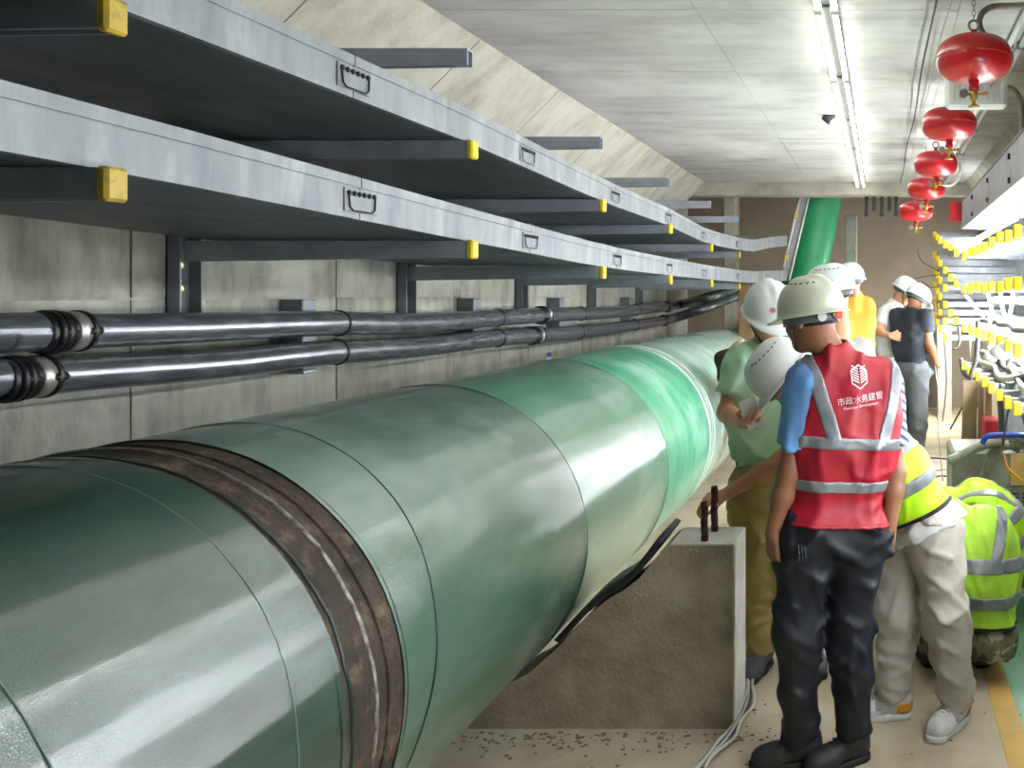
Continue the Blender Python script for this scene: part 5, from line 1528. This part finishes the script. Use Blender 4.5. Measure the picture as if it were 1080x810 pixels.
# leaning boards
bd = [(1012, 1030, 405, 470, 6.3, 'board_brown', 'wide brown board leaning under the rack, left one'), (1029, 1037, 400, 470, 6.25, 'board_brown', 'narrow brown plank leaning under the rack, middle one'), (1037, 1046, 398, 470, 6.2, 'wood', 'reddish narrow plank leaning under the rack, right one')]
for x0, x1, y0, y1, Y, mt_, lab in bd:
    a = P(x0, y0, Y); b = P(x1, y1, Y)
    m = slab([(a[0], Y, 0), (b[0], Y, 0), (b[0] + .03, Y + .22, a[2]), (a[0] + .05, Y + .22, a[2])], (0, 1, 0), .03)
    tag(m.build('leaning_board', mt_), lab, 'board', 'boards under the right rack')
a = P(988, 345, 8.6)
m = slab([(.78, 11.8, 0), (.97, 11.8, 0), (.97, 11.9, 1.28), (.77, 11.9, 1.29)], (0, 1, 0), .05)
tag(m.build('grey_board', 'slab_grey'), 'pale grey panel leaning behind the man in black', 'panel')
o = boxo('grey_slab', (.52, .64, 6.3, 6.55, 0, .52), 'slab_grey', b=.01); tag(o, 'small upright grey block on the floor left of the boards', 'block')
# loose wires on the floor in the background
for i in range(6):
    r0 = random.Random(40 + i)
    y0 = 6.0 + .45 * i
    pts = [(.30 + .06 * k + r0.uniform(-.1, .1), y0 + r0.uniform(-.15, .15) + .1 * k, .012 + (.05 * abs(r0.gauss(0, 1)) if k in (2, 4) else 0)) for k in range(7)]
    m = MB(); m.tube(smoothpath(pts, 6), .008, 6)
    tag(m.build('floor_wire', 'wire_dark' if i % 2 else 'wire_grey'), 'loose %s wire tangled on the floor below the rack, %s from the camera' % ('dark' if i % 2 else 'grey', nth[i]), 'wire', 'loose wires on the far floor')
for i, (dx) in enumerate((0, .05)):
    pts = [P(986 + 40 * dx, 381, 8.15), P(988 + 60 * dx, 400, 8.1), P(992, 420, 8.0), P(989, 445, 7.9), (.55, 7.7, .02)]
    m = MB(); m.tube(smoothpath(pts, 6), .006, 6)
    tag(m.build('held_cable', 'wire_grey'), ['grey cable held by the man in black, left strand', 'grey cable held by the man in black, right strand'][i], 'cable', 'cables held by the man in black')
# bundle of pale wires beside the block
for i in range(5):
    r0 = random.Random(70 + i); o_ = .014 * (i - 2)
    px = [(786, 690), (790, 705), (790, 725), (786, 745), (777, 764), (764, 782), (748, 800), (735, 815)]
    pts = []
    for k, (x, y) in enumerate(px):
        Y = FPX * 1.675 / (y - VY)
        p = P(x, y, Y); pts.append(p + V3(o_ * (1 if k % 2 else .5) + r0.uniform(-.006, .006), o_ * .6, r0.uniform(0, .012)))
    m = MB(); m.tube(smoothpath(pts, 5), .0065, 8)
    tag(m.build('floor_cable', ['wire_grey', 'wire_pale', 'wire_grey', 'wire_dark', 'wire_pale'][i]), '%s strand of the wire bundle on the floor by the block' % ['leftmost grey', 'left pale', 'middle grey', 'dark', 'rightmost pale'][i], 'cable', 'wire bundle by the block')
m = MB(); m.tube(smoothpath([(-.68, 2.93, .008), (-.62, 2.96, .012), (-.58, 2.92, .01), (-.50, 2.95, .008)], 5), .006, 6)
tag(m.build('twig_wire', 'wire_dark'), 'short dark wire scrap on the floor near the block', 'wire')
m = MB(); m.tube(smoothpath([(-.34, 3.95, .008), (-.26, 3.9, .01), (-.2, 3.97, .01), (-.1, 3.92, .008)], 5), .006, 6)
tag(m.build('orange_wire', 'hose_tan'), 'short tan wire on the floor between the two men', 'wire')
